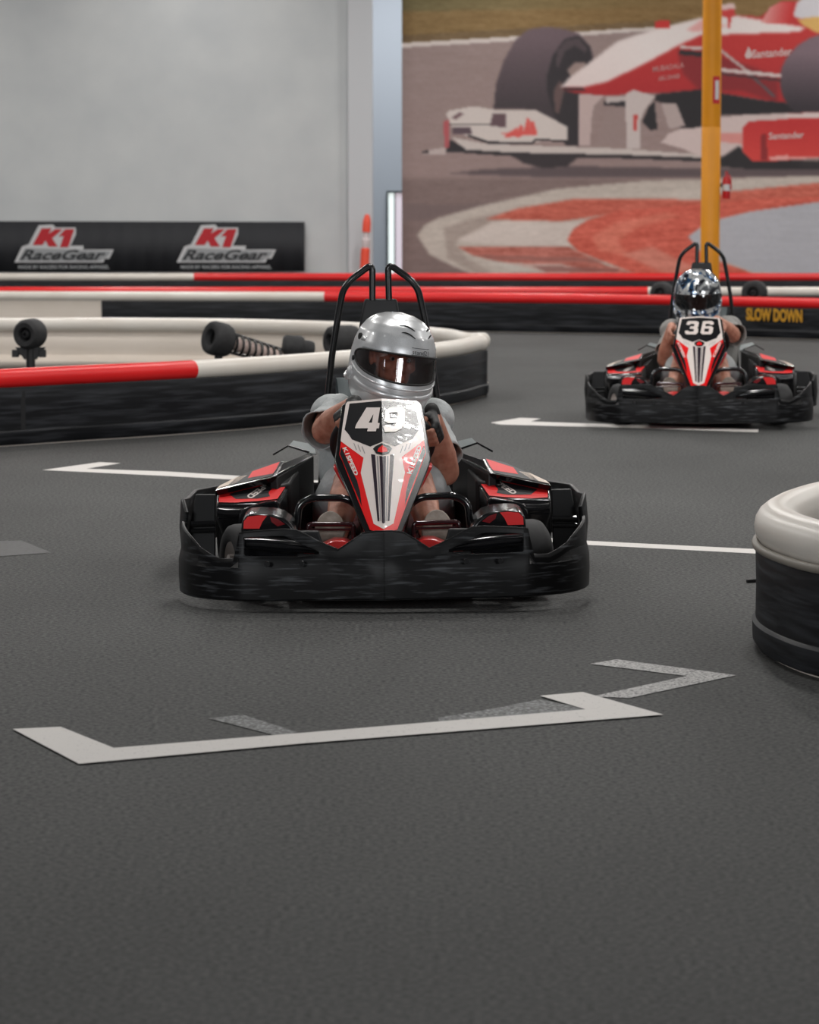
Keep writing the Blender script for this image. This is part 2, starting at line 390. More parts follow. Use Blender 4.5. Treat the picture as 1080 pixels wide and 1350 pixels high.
lay((105,84,58), [(525,47),(680,38),(820,30),(1220,16),(1220,22),(820,38),(680,48),(525,57)], 2, nzv=7, a=.7)
lay((206,194,188), [(525,57),(680,48),(820,38),(1220,18),(1220,24),(820,43),(680,54),(525,63)], 1)
# ground shadow and kerb
lay((92,78,80), [(590,229),(640,223),(760,219),(930,222),(1220,222),(1220,234),(930,234),(700,233)], 3)
lay((118,100,98), [(530,268),(600,270),(760,262),(760,268),(560,290),(530,292)], 4)
lay((192,180,170), [(550,310),(560,297),(576,288),(632,272),(734,249),(856,238),(1220,228),(1220,370),(640,370),(600,352),(566,335)], 3, nzv=7)
lay((150,132,124), [(585,300),(640,283),(700,278),(640,300),(600,320),(615,340),(650,360),(630,362),(590,340)], 5, nzv=6, a=.6)
lay((196,96,78), [(640,289),(683,275),(759,262),(861,262),(927,264),(960,253),(1080,241),(1220,226),(1220,262),(1080,268),(985,281),(900,284),(800,283),(740,292)], 3, nzv=12)
lay((214,200,192), [(650,292),(770,293),(760,312),(749,326),(640,322),(600,318)], 3, nzv=5, a=.8)
lay((186,108,94), [(604,326),(749,325),(800,350),(845,362),(720,358),(660,345),(625,337)], 2, nzv=16)
lay((146,96,88), [(630,336),(780,340),(800,346),(650,343)], 2, a=.7)
lay((206,198,190), [(640,346),(740,348),(770,356),(680,357)], 2, a=.7)
lay((138,84,78), [(700,350),(815,354),(816,358),(720,358)], 1, a=.7)
lay((204,92,74), [(748,316),(756,302),(775,290),(815,278),(927,269),(1000,262),(1120,258),(1120,266),(985,281),(930,296),(912,310),(916,326),(940,342),(985,357),(1010,370),(860,370),(805,348),(764,332)], 2, nzv=12)
lay((222,130,108), [(790,330),(780,312),(810,294),(880,280),(900,284),(840,300),(815,318),(830,338)], 5, nzv=10, a=.65)
lay((214,150,132), [(820,335),(860,325),(900,345),(940,362),(880,362)], 5, nzv=8, a=.6)
lay((178,178,184), [(907,312),(937,292),(988,279),(1080,266),(1220,248),(1220,370),(1060,364),(988,357),(927,333)], 2, nzv=3)
lay((190,96,86), [(530,362),(620,362),(620,370),(530,370)], 2, a=.3)
# front wheel behind the wing
lay((104,86,92), [(651,143),(654,111),(664,80),(680,52),(696,39),(721,35),(747,39),(763,44),(778,60),(783,75),(775,90),(766,130),(763,192),(747,192),(721,156),(706,145)], 2, (62,52,56), ((0,50),(0,140)))
lay((44,38,42), [(730,150),(721,118),(722,98),(729,73),(745,51),(763,47),(778,62),(781,78),(764,100),(763,192),(747,192)], 2)
lay((84,70,74), [(735,66),(748,52),(764,51),(775,64),(772,70),(758,60),(745,68),(736,90),(733,84)], 2, a=.8)
lay((150,128,122), [(748,93),(758,82),(773,83),(770,92),(755,104)], 2)
lay((120,92,88), [(730,120),(738,106),(745,116),(737,150),(732,148)], 2, a=.7)
lay((52,44,47), [(672,203),(690,215),(716,222),(747,220),(768,203)], 2)
# chassis, nose
lay((188,46,44), [(741,118),(756,108),(815,62),(856,45),(922,26),(968,20),(1003,22),(1030,2),(1220,-8),(1220,140),(1026,136),(980,128),(922,121),(860,123),(795,126),(760,123)], 2, (170,34,38), ((0,60),(0,130)))
lay((222,204,200), [(739,115),(749,104),(815,54),(856,41),(886,33),(922,24),(968,20),(1003,26),(1062,36),(1055,42),(922,47),(891,62),(850,84),(800,108),(765,116)], 3, (232,220,216), ((740,110),(850,50)))
lay((120,30,36), [(893,66),(926,66),(1026,100),(1026,136),(980,120),(922,118),(900,96)], 5, a=.75)
lay((228,168,164), [(905,40),(925,26),(960,34),(920,42)], 3)
lay((70,40,44), [(741,115),(770,116),(772,119),(745,120)], 1)
lay((196,40,40), [(1003,30),(1015,10),(1030,2),(1046,3),(1046,26),(1030,32)], 1, (222,150,146), ((1045,20),(1010,12)))
lay((206,202,206), [(1046,22),(1050,4),(1062,-6),(1220,-20),(1220,22),(1090,26),(1060,26)], 2)
lay((214,170,96), [(1052,26),(1075,22),(1120,24),(1120,38),(1078,44),(1060,34)], 2)
lay((200,46,44), [(863,28),(883,26),(884,38),(864,38)], 1)
lay((204,60,58), [(950,12),(968,10),(970,20),(964,23),(963,38),(960,38),(959,23),(950,20)], 1)
lay((226,196,192), [(948,6),(968,4),(970,11),(950,14)], 2)
lay((30,26,30), [(866,124),(922,118),(1003,132),(1040,136),(1220,140),(1220,152),(1020,150),(950,152),(922,172),(897,170),(886,140),(862,132)], 2)
lay((46,40,44), [(797,133),(826,131),(826,141),(797,139)], 1)
lay((190,176,172), [(800,128),(826,128),(826,133),(800,136)], 1)
# pylons
lay((190,168,164), [(764,124),(796,126),(783,140),(780,158),(778,192),(764,192)], 1)
lay((150,130,126), [(798,145),(822,140),(822,192),(786,192)], 3, a=.8)
lay((198,184,180), [(825,124),(835,118),(864,127),(850,145),(844,160),(844,196),(826,196)], 1)
lay((34,30,34), [(847,160),(856,140),(863,134),(867,170),(858,172)], 1)
lay((178,160,156), [(872,136),(892,136),(904,166),(882,170)], 1)
lay((190,60,56), [(836,152),(841,152),(839,172),(835,172)], 1)
# front wing, left side
lay((206,194,188), [(588,150),(592,146),(625,140),(654,145),(706,145),(737,161),(748,167),(748,185),(701,187),(644,188),(618,181),(596,168)], 1)
lay((112,84,88), [(596,155),(606,148),(612,150),(600,158)], 1)
lay((98,74,80), [(646,166),(650,150),(668,149),(668,168)], 1)
lay((88,70,78), [(596,167),(620,168),(623,177),(597,176)], 1)
lay((60,52,56), [(592,163),(646,163),(646,165),(592,165)], 0)
lay((52,46,50), [(618,177),(644,186),(701,188),(705,183),(748,184),(748,187),(707,186),(702,191),(644,190),(616,180)], 0)
lay((200,188,182), [(596,181),(644,190),(700,192),(820,196),(927,204),(927,208),(820,206),(675,203),(612,199)], 1)
lay((48,42,45), [(612,197),(675,201),(820,204),(927,208),(927,213),(820,209),(675,206),(612,202)], 1)
lay((40,36,40), [(594,184),(614,196),(612,200),(587,201)], 1)
lay((188,172,168), [(588,194),(556,200),(558,204),(588,203)], 1)
lay((60,50,52), [(556,199),(565,198),(565,203),(556,203)], 1)
lay((176,84,88), [(585,160),(593,157),(593,194),(586,195)], 1)
for q in ([(664,180),(682,168),(684,173),(672,182)], [(680,182),(686,164),(690,166),(688,180)], [(690,176),(695,155),(699,158),(700,178)], [(662,176),(690,172),(708,170),(708,176),(680,180)], [(700,178),(699,160),(704,160),(708,178)]):
    lay((214,86,80), q, 1)
# front wing, right side
lay((206,186,182), [(872,188),(882,176),(897,170),(922,168),(940,156),(980,152),(1080,148),(1220,140),(1220,154),(1080,156),(990,160),(982,168),(980,206),(922,206),(900,196)], 1)
lay((214,120,112), [(950,176),(980,176),(979,190),(950,187)], 2, a=.7)
lay((36,32,35), [(945,212),(975,192),(985,205),(1080,214),(1220,214),(1220,222),(1000,224),(950,220)], 2)
lay((190,44,44), [(980,168),(988,160),(1080,155),(1220,148),(1220,206),(1080,207),(1015,213),(992,212),(979,200)], 1, (206,60,54), ((0,165),(0,205)))
lay((110,24,30), [(1003,178),(1011,176),(1012,212),(1004,212)], 1, a=.7)
lay((226,160,154), [(1014,207),(1060,202),(1080,204),(1080,208),(1016,212)], 1)
# right wheel
th = np.linspace(0, 2*PI, 40)
lay((122,102,110), [(1106+78*math.cos(t), 106+64*math.sin(t)) for t in th], 2, (52,44,50), ((0,70),(0,142)))
lay((40,34,38), [(1150+34*math.cos(t), 100+50*math.sin(t)) for t in th], 3)
lay((190,44,44), [(1040,150),(1220,140),(1220,206),(1040,207)], 1, (206,60,54), ((0,165),(0,205)))
lay((214,196,192), [(1035,150),(1220,142),(1220,152),(1035,156)], 1)
lay((46,40,42), [(1050,214),(1110,210),(1108,222),(1056,220)], 2)
# suspension
def bar(c, a, b_, w): 
    dx, dy = b_[0]-a[0], b_[1]-a[1]; L = math.hypot(dx,dy); nx_, ny_ = -dy/L*w/2, dx/L*w/2
    lay(c, [(a[0]+nx_,a[1]+ny_),(b_[0]+nx_,b_[1]+ny_),(b_[0]-nx_,b_[1]-ny_),(a[0]-nx_,a[1]-ny_)], 1)
bar((40,34,38),(896,69),(926,72),6); bar((204,190,186),(897,62),(926,64),4); bar((184,166,162),(950,66),(988,96),4); bar((90,74,78),(985,94),(1022,128),4)
bar((206,192,188),(948,92),(1030,100),5); bar((70,44,48),(950,97),(1030,106),3)
img = img + (nz2(1,1)*1.5)[..., None]
img = np.clip(img, 0, 255)/255
L = np.where(img <= .04045, img/12.92, ((img+.055)/1.055)**2.4)*MURAL_K
L = np.clip(L, 0, .9)
ny, nx = PX.shape; YM = YW - .03
a0, a1, a2, a3 = wy(MX0,MY0,YM), wy(MX1,MY0,YM), wy(MX1,MY1,YM), wy(MX0,MY1,YM)
vs = []
for j in range(ny):
    for i in range(nx):
        p = wy(gx[i], gy[j], YM); vs.append((p.x, YM, p.z))
fs = [(j*nx+i, (j+1)*nx+i, (j+1)*nx+i+1, j*nx+i+1) for j in range(ny-1) for i in range(nx-1)]
mu = thing('wall_mural', 'huge printed mural of a red and white open-wheel racing car on the back wall', 'mural', (wy(800,360,YW).x, YW, 0))
inv = V(mu.location)
me = bpy.data.meshes.new('print'); me.from_pydata([(V(v)-inv) for v in vs], [], fs)
ca = me.color_attributes.new('ink', 'FLOAT_COLOR', 'POINT'); ca.data.foreach_set('color', np.concatenate([L.reshape(-1,3), np.ones((nx*ny,1))], 1).ravel())
M_mural = mat('printed_vinyl', (1,1,1), .6); at_ = nd(M_mural, 'ShaderNodeVertexColor'); at_.layer_name = 'ink'
lk(M_mural, at_.outputs['Color'], M_mural.node_tree.nodes['Principled BSDF'].inputs['Base Color']); me.materials.append(M_mural)
mo = bpy.data.objects.new('printed_picture', me); col.objects.link(mo); mo.parent = mu
MB().prism([a0-inv+V((0,.005,0)), a1-inv+V((0,.005,0)), a2-inv+V((0,.005,0)), a3-inv+V((0,.005,0))], [a0-inv+V((0,.028,0)), a1-inv+V((0,.028,0)), a2-inv+V((0,.028,0)), a3-inv+V((0,.028,0))]).build('backing_sheet', M_pil, mu, smooth=0)
fm = lambda x, y: wy(x, y, YM-.004) - inv
P_pale = mat('print_pale', (.66,.50,.48), .6); P_pink = mat('print_pink', (.56,.24,.23), .6)
for txt, quad, m in (('Santander', [(992,77),(1044,73),(1044,62),(992,66)], P_pale), ('Santander', [(1014,184),(1060,182),(1060,173),(1014,175)], P_pale),
                     ('MUBADALA', [(861,95),(902,89),(902,82),(861,88)], P_pink), ('ABU DHABI', [(868,107),(896,103),(896,97),(868,101)], P_pink)):
    lt = MB(); put_text(lt, txt, quad, fm, 0, .02)
    lt.build('sponsor_lettering', m, mu, smooth=0, fix=False)
lt = MB(); lt.poly([[fm(*p) for p in [(982,73),(985,66),(987,61),(990,67),(993,73),(989,77),(984,77)]]], 0); lt.build('sponsor_flame', P_pale, mu, smooth=0, fix=False)

# ------------------------------------------------------------------ black banner
YB = YW - .05
bn = thing('sponsor_banner', 'long black cloth banner with two red and grey logos along the back wall', 'banner', (wy(200,357,YB).x, YW, 0))
inv = V(bn.location); mb = MB(); cols_ = 80
bx0, bx1 = -70, 402
vs = []
for i in range(cols_+1):
    px = bx0 + (bx1-bx0)*i/cols_; w = .012*math.sin(i*1.7)+.010*math.sin(i*.6)
    vs += [wy(px, 291.5+1.0*(i/cols_), YB)-inv+V((0,-.02+w*.4,0)), wy(px, 358.5-.8*(i/cols_), YB)-inv+V((0,-.035+w,0))]
mb.add(vs, [(2*i,2*i+1,2*i+3,2*i+2) for i in range(cols_)]); mb.build('cloth', M_bcloth, bn, solid=.004, smooth=80)
fb = lambda x, y: wy(x, y, YB-.055)-inv; fb2 = lambda x, y: wy(x, y, YB-.06)-inv; fb3 = lambda x, y: wy(x, y, YB-.065)-inv
def k1_logo(dx, nm):
    a = MB(); t = lambda pts: [(x+dx, y) for x, y in pts]
    a.poly([[fb(*p) for p in t([(19,346),(29,325),(38,322),(51,297),(70,296),(73,300),(100,300),(100,309),(93,324),(110,324),(110,329),(150,329),(144,341),(138,341),(136,346)])]], 0)
    a.poly([[fb2(*p) for p in t([(24,344),(33,327),(147,331),(141,339),(134,342),(134,344)])]], 1)
    o1 = a.build('logo_outline', [B_white, B_grey], bn, smooth=0, fix=False)
    c = MB()
    c.poly([[fb2(*p) for p in t([(43,323),(55,301),(68,301),(64,308),(73,302),(83,302),(69,314),(76,325),(64,325),(60,317),(56,323)])]], 0)
    c.poly([[fb2(*p) for p in t([(77,312),(86,302),(98,302),(90,326),(79,326),(84,311)])]], 0)
    c.build('logo_letters', B_red, bn, smooth=0, fix=False)
    d = MB(); put_text(d, 'RaceGear', [(26+dx,343),(134+dx,343),(143+dx,329),(35+dx,329)], fb3, 0, .03)
    d.build('logo_wordmark', B_dark, bn, smooth=0, fix=False)
    e_ = MB(); put_text(e_, 'MADE BY RACERS FOR RACING APPAREL', [(24+dx,354.5),(144+dx,354.5),(144+dx,349.5),(24+dx,349.5)], fb3, 0, .03)
    e_.build('logo_tagline', B_grey, bn, smooth=0, fix=False)
k1_logo(0, 1); k1_logo(214, 2)

# ------------------------------------------------------------------ yellow pole with sticker, extinguisher, delineator
YP = 37.5
p0 = wy(936.5, 300, YP); rp_ = 12.5*YP/F
pole = thing('yellow_pole', 'tall round yellow steel pole in front of the racing car mural', 'pole', (p0.x, YP, 0))
MB().lathe((0,0,0), (0,0,1), [(0,rp_*1.5),(.02,rp_*1.5),(.02,rp_),(wy(936,168,YP).z,rp_),(wy(936,168,YP).z+.004,rp_*.985),(wy(936,168,YP).z+.012,rp_),(ZC-.01,rp_)], 40).build('post', M_yellow, pole)
zt_, zb_ = wy(940,101,YP).z, wy(940,137,YP).z
stk = MB()
def oncyl(a, z, e=.003): return V((math.sin(a)*(rp_+e), -math.cos(a)*(rp_+e), z))
a_0, a_1 = R(2), R(50)
n_ = 8
stk.add([oncyl(a_0+(a_1-a_0)*i/n_, z) for i in range(n_+1) for z in (zb_, zt_)], [(2*i,2*i+2,2*i+3,2*i+1) for i in range(n_)], 0)
stk.add([oncyl(a_0+(a_1-a_0)*(i/n_*.5+.3), z, .006) for i in range(n_+1) for z in (zb_+.05, zt_-.05)], [(2*i,2*i+2,2*i+3,2*i+1) for i in range(n_)], 1)
stk.build('warning_sticker', [B_red, B_white], pole, fix=False)
ex = wy(958, 240, YP)
fe = thing('fire_extinguisher', 'small red fire extinguisher hung on the side of the yellow pole', 'fire extinguisher', (ex.x, YP+.02, wy(955,262,YP).z))
h_ = wy(955,232,YP).z-wy(955,262,YP).z
MB().lathe((0,0,0),(0,0,1),[(0,.0),(.0,.045),(.02,.05),(h_*.8,.05),(h_*.95,.035),(h_,.015),(h_,0)],20).build('cylinder', M_exred, fe)
MB().lathe((0,0,h_*.35),(0,0,1),[(0,.051),(h_*.28,.051)],20).build('label_band', B_white, fe)
MB().box((0,0,h_+.03),(.03,.05,.05)).box((0,-.04,h_+.05),(.02,.09,.015)).tube([(0.02,-.02,h_+.02),(.05,-.03,h_-.03),(.055,-.03,h_*.4)],.01,8).build('valve', M_exred, fe, bevel=.003)
MB().box((-.055,.01,h_*.6),(.03,.03,.05)).build('bracket', M_dark, fe)
YT = 44.3
q = wy(480, 352, YT)
dl = thing('delineator_post', 'orange plastic delineator post leaning beside the wall opening', 'traffic post', (q.x-.02, YT, 0), (0, R(3), 0))
zz = wy(485,283,YT).z
MB().lathe((0,0,0),(0,0,1),[(0,.0),(0,.16),(.04,.14),(.05,.07),(.05,.068),(zz-.50,.066),(zz-.48,.05)],24).build('base_tube', M_orange, dl)
MB().lathe((0,0,0),(0,0,1),[(zz-.48,.05),(zz-.44,.062),(zz-.36,.062),(zz-.34,.045),(zz-.27,.045),(zz-.25,.06)],20).build('reflective_band', M_refl, dl)
MB().lathe((0,0,0),(0,0,1),[(zz-.25,.06),(zz-.12,.062),(zz-.05,.05),(zz,.03),(zz+.01,0)],20).build('grip', M_orange, dl)

# ================================================================== barriers
def offs(path, closed):
    N = len(path); out = []
    for i in range(N):
        t = (path[(i+1)%N]-path[i-1]) if closed else (path[min(i+1,N-1)]-path[max(i-1,0)])
        t.normalize(); out.append(V((t.y, -t.x, 0)))      # outward for a path whose outside lies to the right
    return out
def sweep(mb, path, nrm, prof, i0, i1, closed=False, mi=0, caps=False, loop=True):
    idx = list(range(i0, i1+1)); N = len(path); n = len(prof); vs = []
    for i in idx:
        p, q = path[i%N], nrm[i%N]
        for (d, z) in prof: vs.append(p + q*d + V((0,0,z)))
    fs = []; K = n if loop else n-1
    for a in range(len(idx)-1):
        for k in range(K): fs.append((a*n+k, (a+1)*n+k, (a+1)*n+(k+1)%n, a*n+(k+1)%n))
    if caps: fs += [tuple(range(n)), tuple(range(len(idx)*n-1, (len(idx)-1)*n-1, -1))]
    mb.add(vs, fs, mi)
def circ(d, z, r, n=14): return [(d+r*math.cos(2*PI*k/n), z+r*math.sin(2*PI*k/n)) for k in range(n)]
def barrier(name, label, pts, closed, segs, H=.44, tr_=.058, belt=None, step=.12, lip=False, belt_range=None):
    # pts: the outer foot line; segs: list of (t0, t1, colour) along the path's points, by X or index fraction
    P = [V((p[0], p[1], 0)) for p in pts]
    path = smoothpath(P, 10, closed)
    nrm = offs(path, closed); N = len(path)
    root = thing(name, label, 'track barrier', (sum(p.x for p in path)/N, sum(p.y for p in path)/N, 0), group=None)
    o = V(root.location); path = [p-o for p in path]
    last = N if closed else N-1
    def fr(q):
        if isinstance(q, (int, float)): return q
        return min(range(N), key=lambda i: (path[i].x+o.x-q[0])**2+(path[i].y+o.y-q[1])**2)/last
    segs = [(fr(a), fr(b_), m) for a, b_, m in segs]; belt_range = [(fr(a), fr(b_)) for a, b_ in belt_range] if belt_range else None
    # pipe on top, in coloured lengths
    for (a, b_, m) in segs:
        i0, i1 = int(round(a*last)), int(round(b_*last)); g = MB()
        rr = tr_; sweep(g, path, nrm, circ(-rr*.85, H-rr, rr, 18), i0, i1, caps=not closed or (b_-a) < .999)
        ob = g.build('top_pipe', m, root, smooth=50)
        lab(ob, {'red_plastic':'red length of the top pipe', 'cream_white_plastic':'cream white length of the top pipe'}[m.name])
    zb = H-2*tr_+.012
    br = belt_range or [(0,1)]
    for (a, b_) in br:
        i0, i1 = int(round(a*last)), int(round(b_*last)); g = MB()
        sweep(g, path, nrm, [(0,.012),(.012,.03),(.014,.085),(.004,.095),(.003,zb*.6),(.006,zb-.01),(.001,zb),(-.012,zb),(-.010,.012)], i0, i1, caps=not closed or (b_-a) < .999)
        g.build('black_belt', M_belt, root, smooth=40)
    g = MB(); sweep(g, path, nrm, [(-.014,.004),(-.014,zb-.002)] + [(-.03-.02*math.sin(t), zb-.002-t/PI*(zb-.14)) for t in np.linspace(.1, PI-.1, 6)] + [(-.030,.125)] + [(-.035-.055*math.sin(t), .12-t/PI*.11) for t in np.linspace(.1,PI,6)], 0, last, caps=not closed)
    g.build('inner_pipes', M_innerp, root, smooth=40)
    if lip:
        g = MB(); sweep(g, path, nrm, circ(.004, zb+.004, .014, 8), 0, last, caps=not closed); lab(g.build('edge_lip', mat('tan_lip', (.26,.235,.20), .5), root, smooth=50), 'thin tan lip under the pipe')
    # seams in the pipe
    return root
def G(px, py): p = gnd(px, py); return (p.x, p.y)
def T(px, py, H=.44): p = gnd(px, py, H); return (p.x, p.y)

# left island: along the front left to right, round the nose, back to the left behind
front = [G(-260,607), G(-100,597), G(0,590.5), G(100,583.5), G(200,577), G(300,569.5), G(385,561.5), G(480,551), G(560,541), G(611,532), G(634,525)]
back = [T(623,438), T(600,433.5), T(564,430), T(500,426), T(440,423), T(300,419.5), T(150,418.5), T(0,418.5), T(-200,418.5)]
island = barrier('track_barrier', 'long barrier island on the left with red and cream pipe, rounded at its right end', front + [(.555,21.75),(.53,22.25)] + back, False,
    [(0, G(257,572), M_redp), (G(257,572), 1, M_whitep)])
sm = MB(); q_ = gnd(27, 588.5); q2 = gnd(36, 588); d_ = (q2-q_).normalized(); nn = V((d_.y,-d_.x,0))
sm.prism([q_+nn*.010+V((0,0,.02)), q_+d_*.03+nn*.010+V((0,0,.02)), q_+d_*.03+nn*.010+V((0,0,.31)), q_+nn*.010+V((0,0,.31))], [q_-nn*.02+V((0,0,.02)), q_+d_*.03-nn*.02+V((0,0,.02)), q_+d_*.03-nn*.02+V((0,0,.31)), q_-nn*.02+V((0,0,.31))])
sm.v = [tuple(V(p)-V(island.location)) for p in sm.v]; sm.build('belt_joint', M_dark, island)
# divider far behind: near face and rear run
Bpts = [wy(x, 300, Y)[:] for x, Y in ((-150,34.3),(0,34.2),(133,34.1),(300,34.0),(427,33.9),(640,33.5),(838,32.8),(960,32.1),(1080,31.4),(1200,30.6))]
Bpts = [(p[0], p[1]) for p in Bpts]
div = barrier('track_barrier', 'far barrier marked SLOW DOWN, cream pipe at its left end and red for the rest', Bpts, False,
    [(0, Bpts[4], M_whitep), (Bpts[4], 1, M_redp)], belt_range=[(Bpts[2], 1)], H=.435)
def onB(px, py):       # on the belt of the far barrier
    a, b_ = V((*Bpts[7],0)), V((*Bpts[8],0)); d = ray(px, py); n = V(((b_-a).y, -(b_-a).x, 0)).normalized()
    t = (a - CAM + n*.025).dot(n)/d.dot(n); return CAM + d*t
g = MB(); put_text(g, 'SLOW DOWN', [(984,422.5),(1058,425.5),(1058,408),(984,405.5)], lambda x, y: onB(x, y) - V(div.location), 0, .045, 1.0)
lab(g.build('stencilled_words', B_yel, div, smooth=0, fix=False), 'yellow stencilled words SLOW DOWN')
Apts = [(wy(x, 300, 36.0).x, 36.0) for x in (-150, 100, 300, 600, 855, 960, 1080, 1220)]
barrier('track_barrier', 'middle far barrier behind the SLOW DOWN barrier, red pipe turning cream near the yellow pole', Apts, False, [(0, Apts[4], M_redp), (Apts[4], 1, M_whitep)])
Cpts = [(wy(x, 300, 43.3).x, 43.3) for x in (-150, 100, 255, 600, 855, 960, 1080, 1220)]
barrier('track_barrier', 'rearmost barrier against the banner and mural, cream pipe turning red', Cpts, False, [(0, Cpts[2], M_whitep), (Cpts[2], 1, M_redp)], H=.46)
# near right island: round end
pr = [(3.4,7.75),(2.5,7.80),(1.9,7.95),(1.5,8.13),(1.27,8.31),(1.145,8.47),(1.075,8.72),(1.048,8.98),(1.065,9.22),(1.12,9.44),(1.20,9.68),(1.32,9.92),(1.5,10.15),(1.8,10.4),(2.4,10.7),(3.4,11.0)][::-1]
pr = pr[::-1]
nearb = barrier('track_barrier', 'rounded barrier end at the right edge, thick cream pipe over a scuffed black belt', pr[::-1], False, [(0,1,M_whitep)], tr_=.07, lip=True)

# ------------------------------------------------------------------ black scale props inside the island
def wheelpost(name, label, px, py, Y, rad, axis, L, post=True, group=None):
    c = wy(px, py, Y); root = thing(name, label, 'tyre post', (c.x, c.y, 0), group=group); h = c.z; ax = V(axis).normalized()
    w = L
    MB().lathe(V((0,0,h))-ax*w*.5, ax, [(.02,rad*.42),(0,rad*.50),(-.004,rad*.78),(.012,rad*.94),(w*.2,rad),(w*.8,rad),(w-.012,rad*.94),(w+.004,rad*.78),(w,rad*.5),(w-.02,rad*.42),(w*.5,rad*.40),(.02,rad*.42)], 36).build('tyre', M_rubber, root, smooth=50)
    MB().lathe(V((0,0,h))-ax*w*.35, ax, [(0,0),(0,rad*.12),(-.02,rad*.14),(-.02,rad*.2),(.01,rad*.40),(w*.6,rad*.40),(w*.6,0)], 24).build('hub', M_dark, root)
    if post:
        g = MB(); g.tube([(0,0,.0),(0,0,h-rad*.8)], .03, 12); g.lathe((0,0,0),(0,0,1),[(0,0),(0,.12),(.02,.12),(.025,.03)],20)
        g.prism([(-.10,-.02,h-rad*.9),(.10,-.02,h-rad*.9),(.04,-.02,h-rad*1.7),(-.04,-.02,h-rad*1.7)],[(-.10,.02,h-rad*.9),(.10,.02,h-rad*.9),(.04,.02,h-rad*1.7),(-.04,.02,h-rad*1.7)])
        g.build('post', M_dark, root)
    return root
YI = 20.5
w1 = wheelpost('tyre_post', 'small black tyre facing out on a post, leftmost inside the left island', 40, 440, 20.2, .10, (.45,1,.05), .15)
g = MB(); hh = wy(40,466,20.2).z
g.box((-.10,0,hh),(.045,.05,.05)); g.box((.08,0,hh),(.045,.05,.05)); g.tube([(-.1,0,hh),(.08,0,hh)],.012,8); g.build('bolt_bracket', M_dark, w1, bevel=.004)
# the sprung pair: tyre, coil-wound shaft, second tyre
c1 = wy(288, 447, 20.9); c2 = wy(386, 458, 21.2); c3 = wy(378, 474, 21.2)
sp = thing('sprung_tyre_pair', 'black tyre on a stem joined by a ribbed coil shaft to a black drum', 'suspension prop', (c1.x, c1.y, 0))
o_ = V((c1.x, c1.y, 0)); A_ = c1-o_; B_ = c2-o_; C_ = c3-o_; ax = (C_-A_).normalized(); ax1 = V((.80,.60,-.22)).normalized()
rad, w = .118, .165
MB().lathe(A_-ax1*.08, ax1, [(.05,rad*.40),(.01,rad*.5),(0,rad*.78),(.012,rad*.94),(w*.2,rad),(w*.75,rad),(w-.01,rad*.9),(w,rad*.55),(w,0)], 36).build('tyre', M_rubber, sp, smooth=50)
MB().lathe(A_-ax1*.02, ax1, [(0,0),(0,rad*.40),(.1,rad*.4)], 24).build('hub', M_hole, sp)
MB().tube([(0,0,0),(0,0,A_.z-.07)], .028, 12).lathe((0,0,0),(0,0,1),[(0,0),(0,.12),(.02,.12),(.025,.03)],20).build('stem', M_dark, sp)
st = A_ + ax*.10; en = C_; d_ = en-st; n_ = 9; u = ax.orthogonal().normalized(); v_ = ax.cross(u)
g = MB()
for k in range(16*n_+1):
    pass
hel = [st + d_*(k/(16*n_)) + (u*math.cos(k/16*2*PI)+v_*math.sin(k/16*2*PI))*(.066-.010*k/(16*n_)) for k in range(16*n_+1)]
g.tube(hel, .0095, 8); g.build('coil_spring', M_black, sp, smooth=60)
g = MB(); g.tube([st, en], .046, 16); lab(g.build('shaft', mat('shaft_grey', (.62,.48,.43), .5), sp), 'pinkish grey shaft inside the coil')
g = MB()
for s_ in (-1, 1): g.tube([st+V((0,0,.070*s_)), en+V((0,0,.060*s_))], .009, 8)
g.build('side_rod', M_dark, sp)
ax2 = V((1,.15,-.12)).normalized()
MB().lathe(B_-ax2*.07, ax2, [(0,0),(0,.07),(.015,.082),(.12,.088),(.14,.078),(.15,.062),(.20,.060),(.22,.050),(.23,0)], 32).build('drum', M_rubber, sp, smooth=50)
MB().tube([(B_.x,B_.y,0),(B_.x,B_.y,B_.z-.05)], .025, 12).lathe((B_.x,B_.y,0),(0,0,1),[(0,0),(0,.1),(.02,.1),(.025,.03)],20).build('drum_foot', M_dark, sp)
wheelpost('tyre_post', 'black tyre on a post half hidden behind the silver-helmeted driver, inside the left island', 452, 450, 21.6, .115, (.9,.5,0), .22)
wheelpost('tyre_post', 'dark tyre on a post just left of the distant driver, behind the red pipe', 873, 387, 34.4, .13, (.5,1,0), .16)
wheelpost('tyre_post', 'dark tyre on a post right of the distant driver above the words SLOW DOWN', 995, 386, 34.0, .14, (.4,1,0), .16)

# ------------------------------------------------------------------ painted floor marks
def fmark(name, label, polys, cat='floor marking', h=.0015, m=M_paint):
    allp = [p for q in polys for p in q]; c = gnd(sum(p[0] for p in allp)/len(allp), sum(p[1] for p in allp)/len(allp))
    g = MB()
    for q in polys: g.poly([[gnd(*p) + V((0,0,h)) - V((c.x,c.y,0)) for p in q]])
    o = g.build(name, m, None, smooth=0, fix=True); o.location = (c.x, c.y, 0)
    for p in o.data.polygons:
        if p.normal.z < 0: p.flip()
    return tag(o, label, cat)
fmark('painted_bracket', 'large white painted bracket line crossing the floor in the foreground', [[(17,963),(80,960),(150,988),(400,968),(772,937),(712,919),(768,914),(875,944),(640,963),(400,982),(104,1009)]], h=.004)
fmark('painted_arrow', 'worn white arrow line behind the foreground bracket, pointing right', [[(778,876),(813,870),(971,891),(830,921),(781,919),(906,892)]], m=M_worn, h=.002)
fmark('worn_line', 'faded patchy white line between the two foreground arrows', [[(578,947),(640,937),(712,923),(752,931),(772,937),(640,950),(580,956)]], m=M_ghost, h=.002)
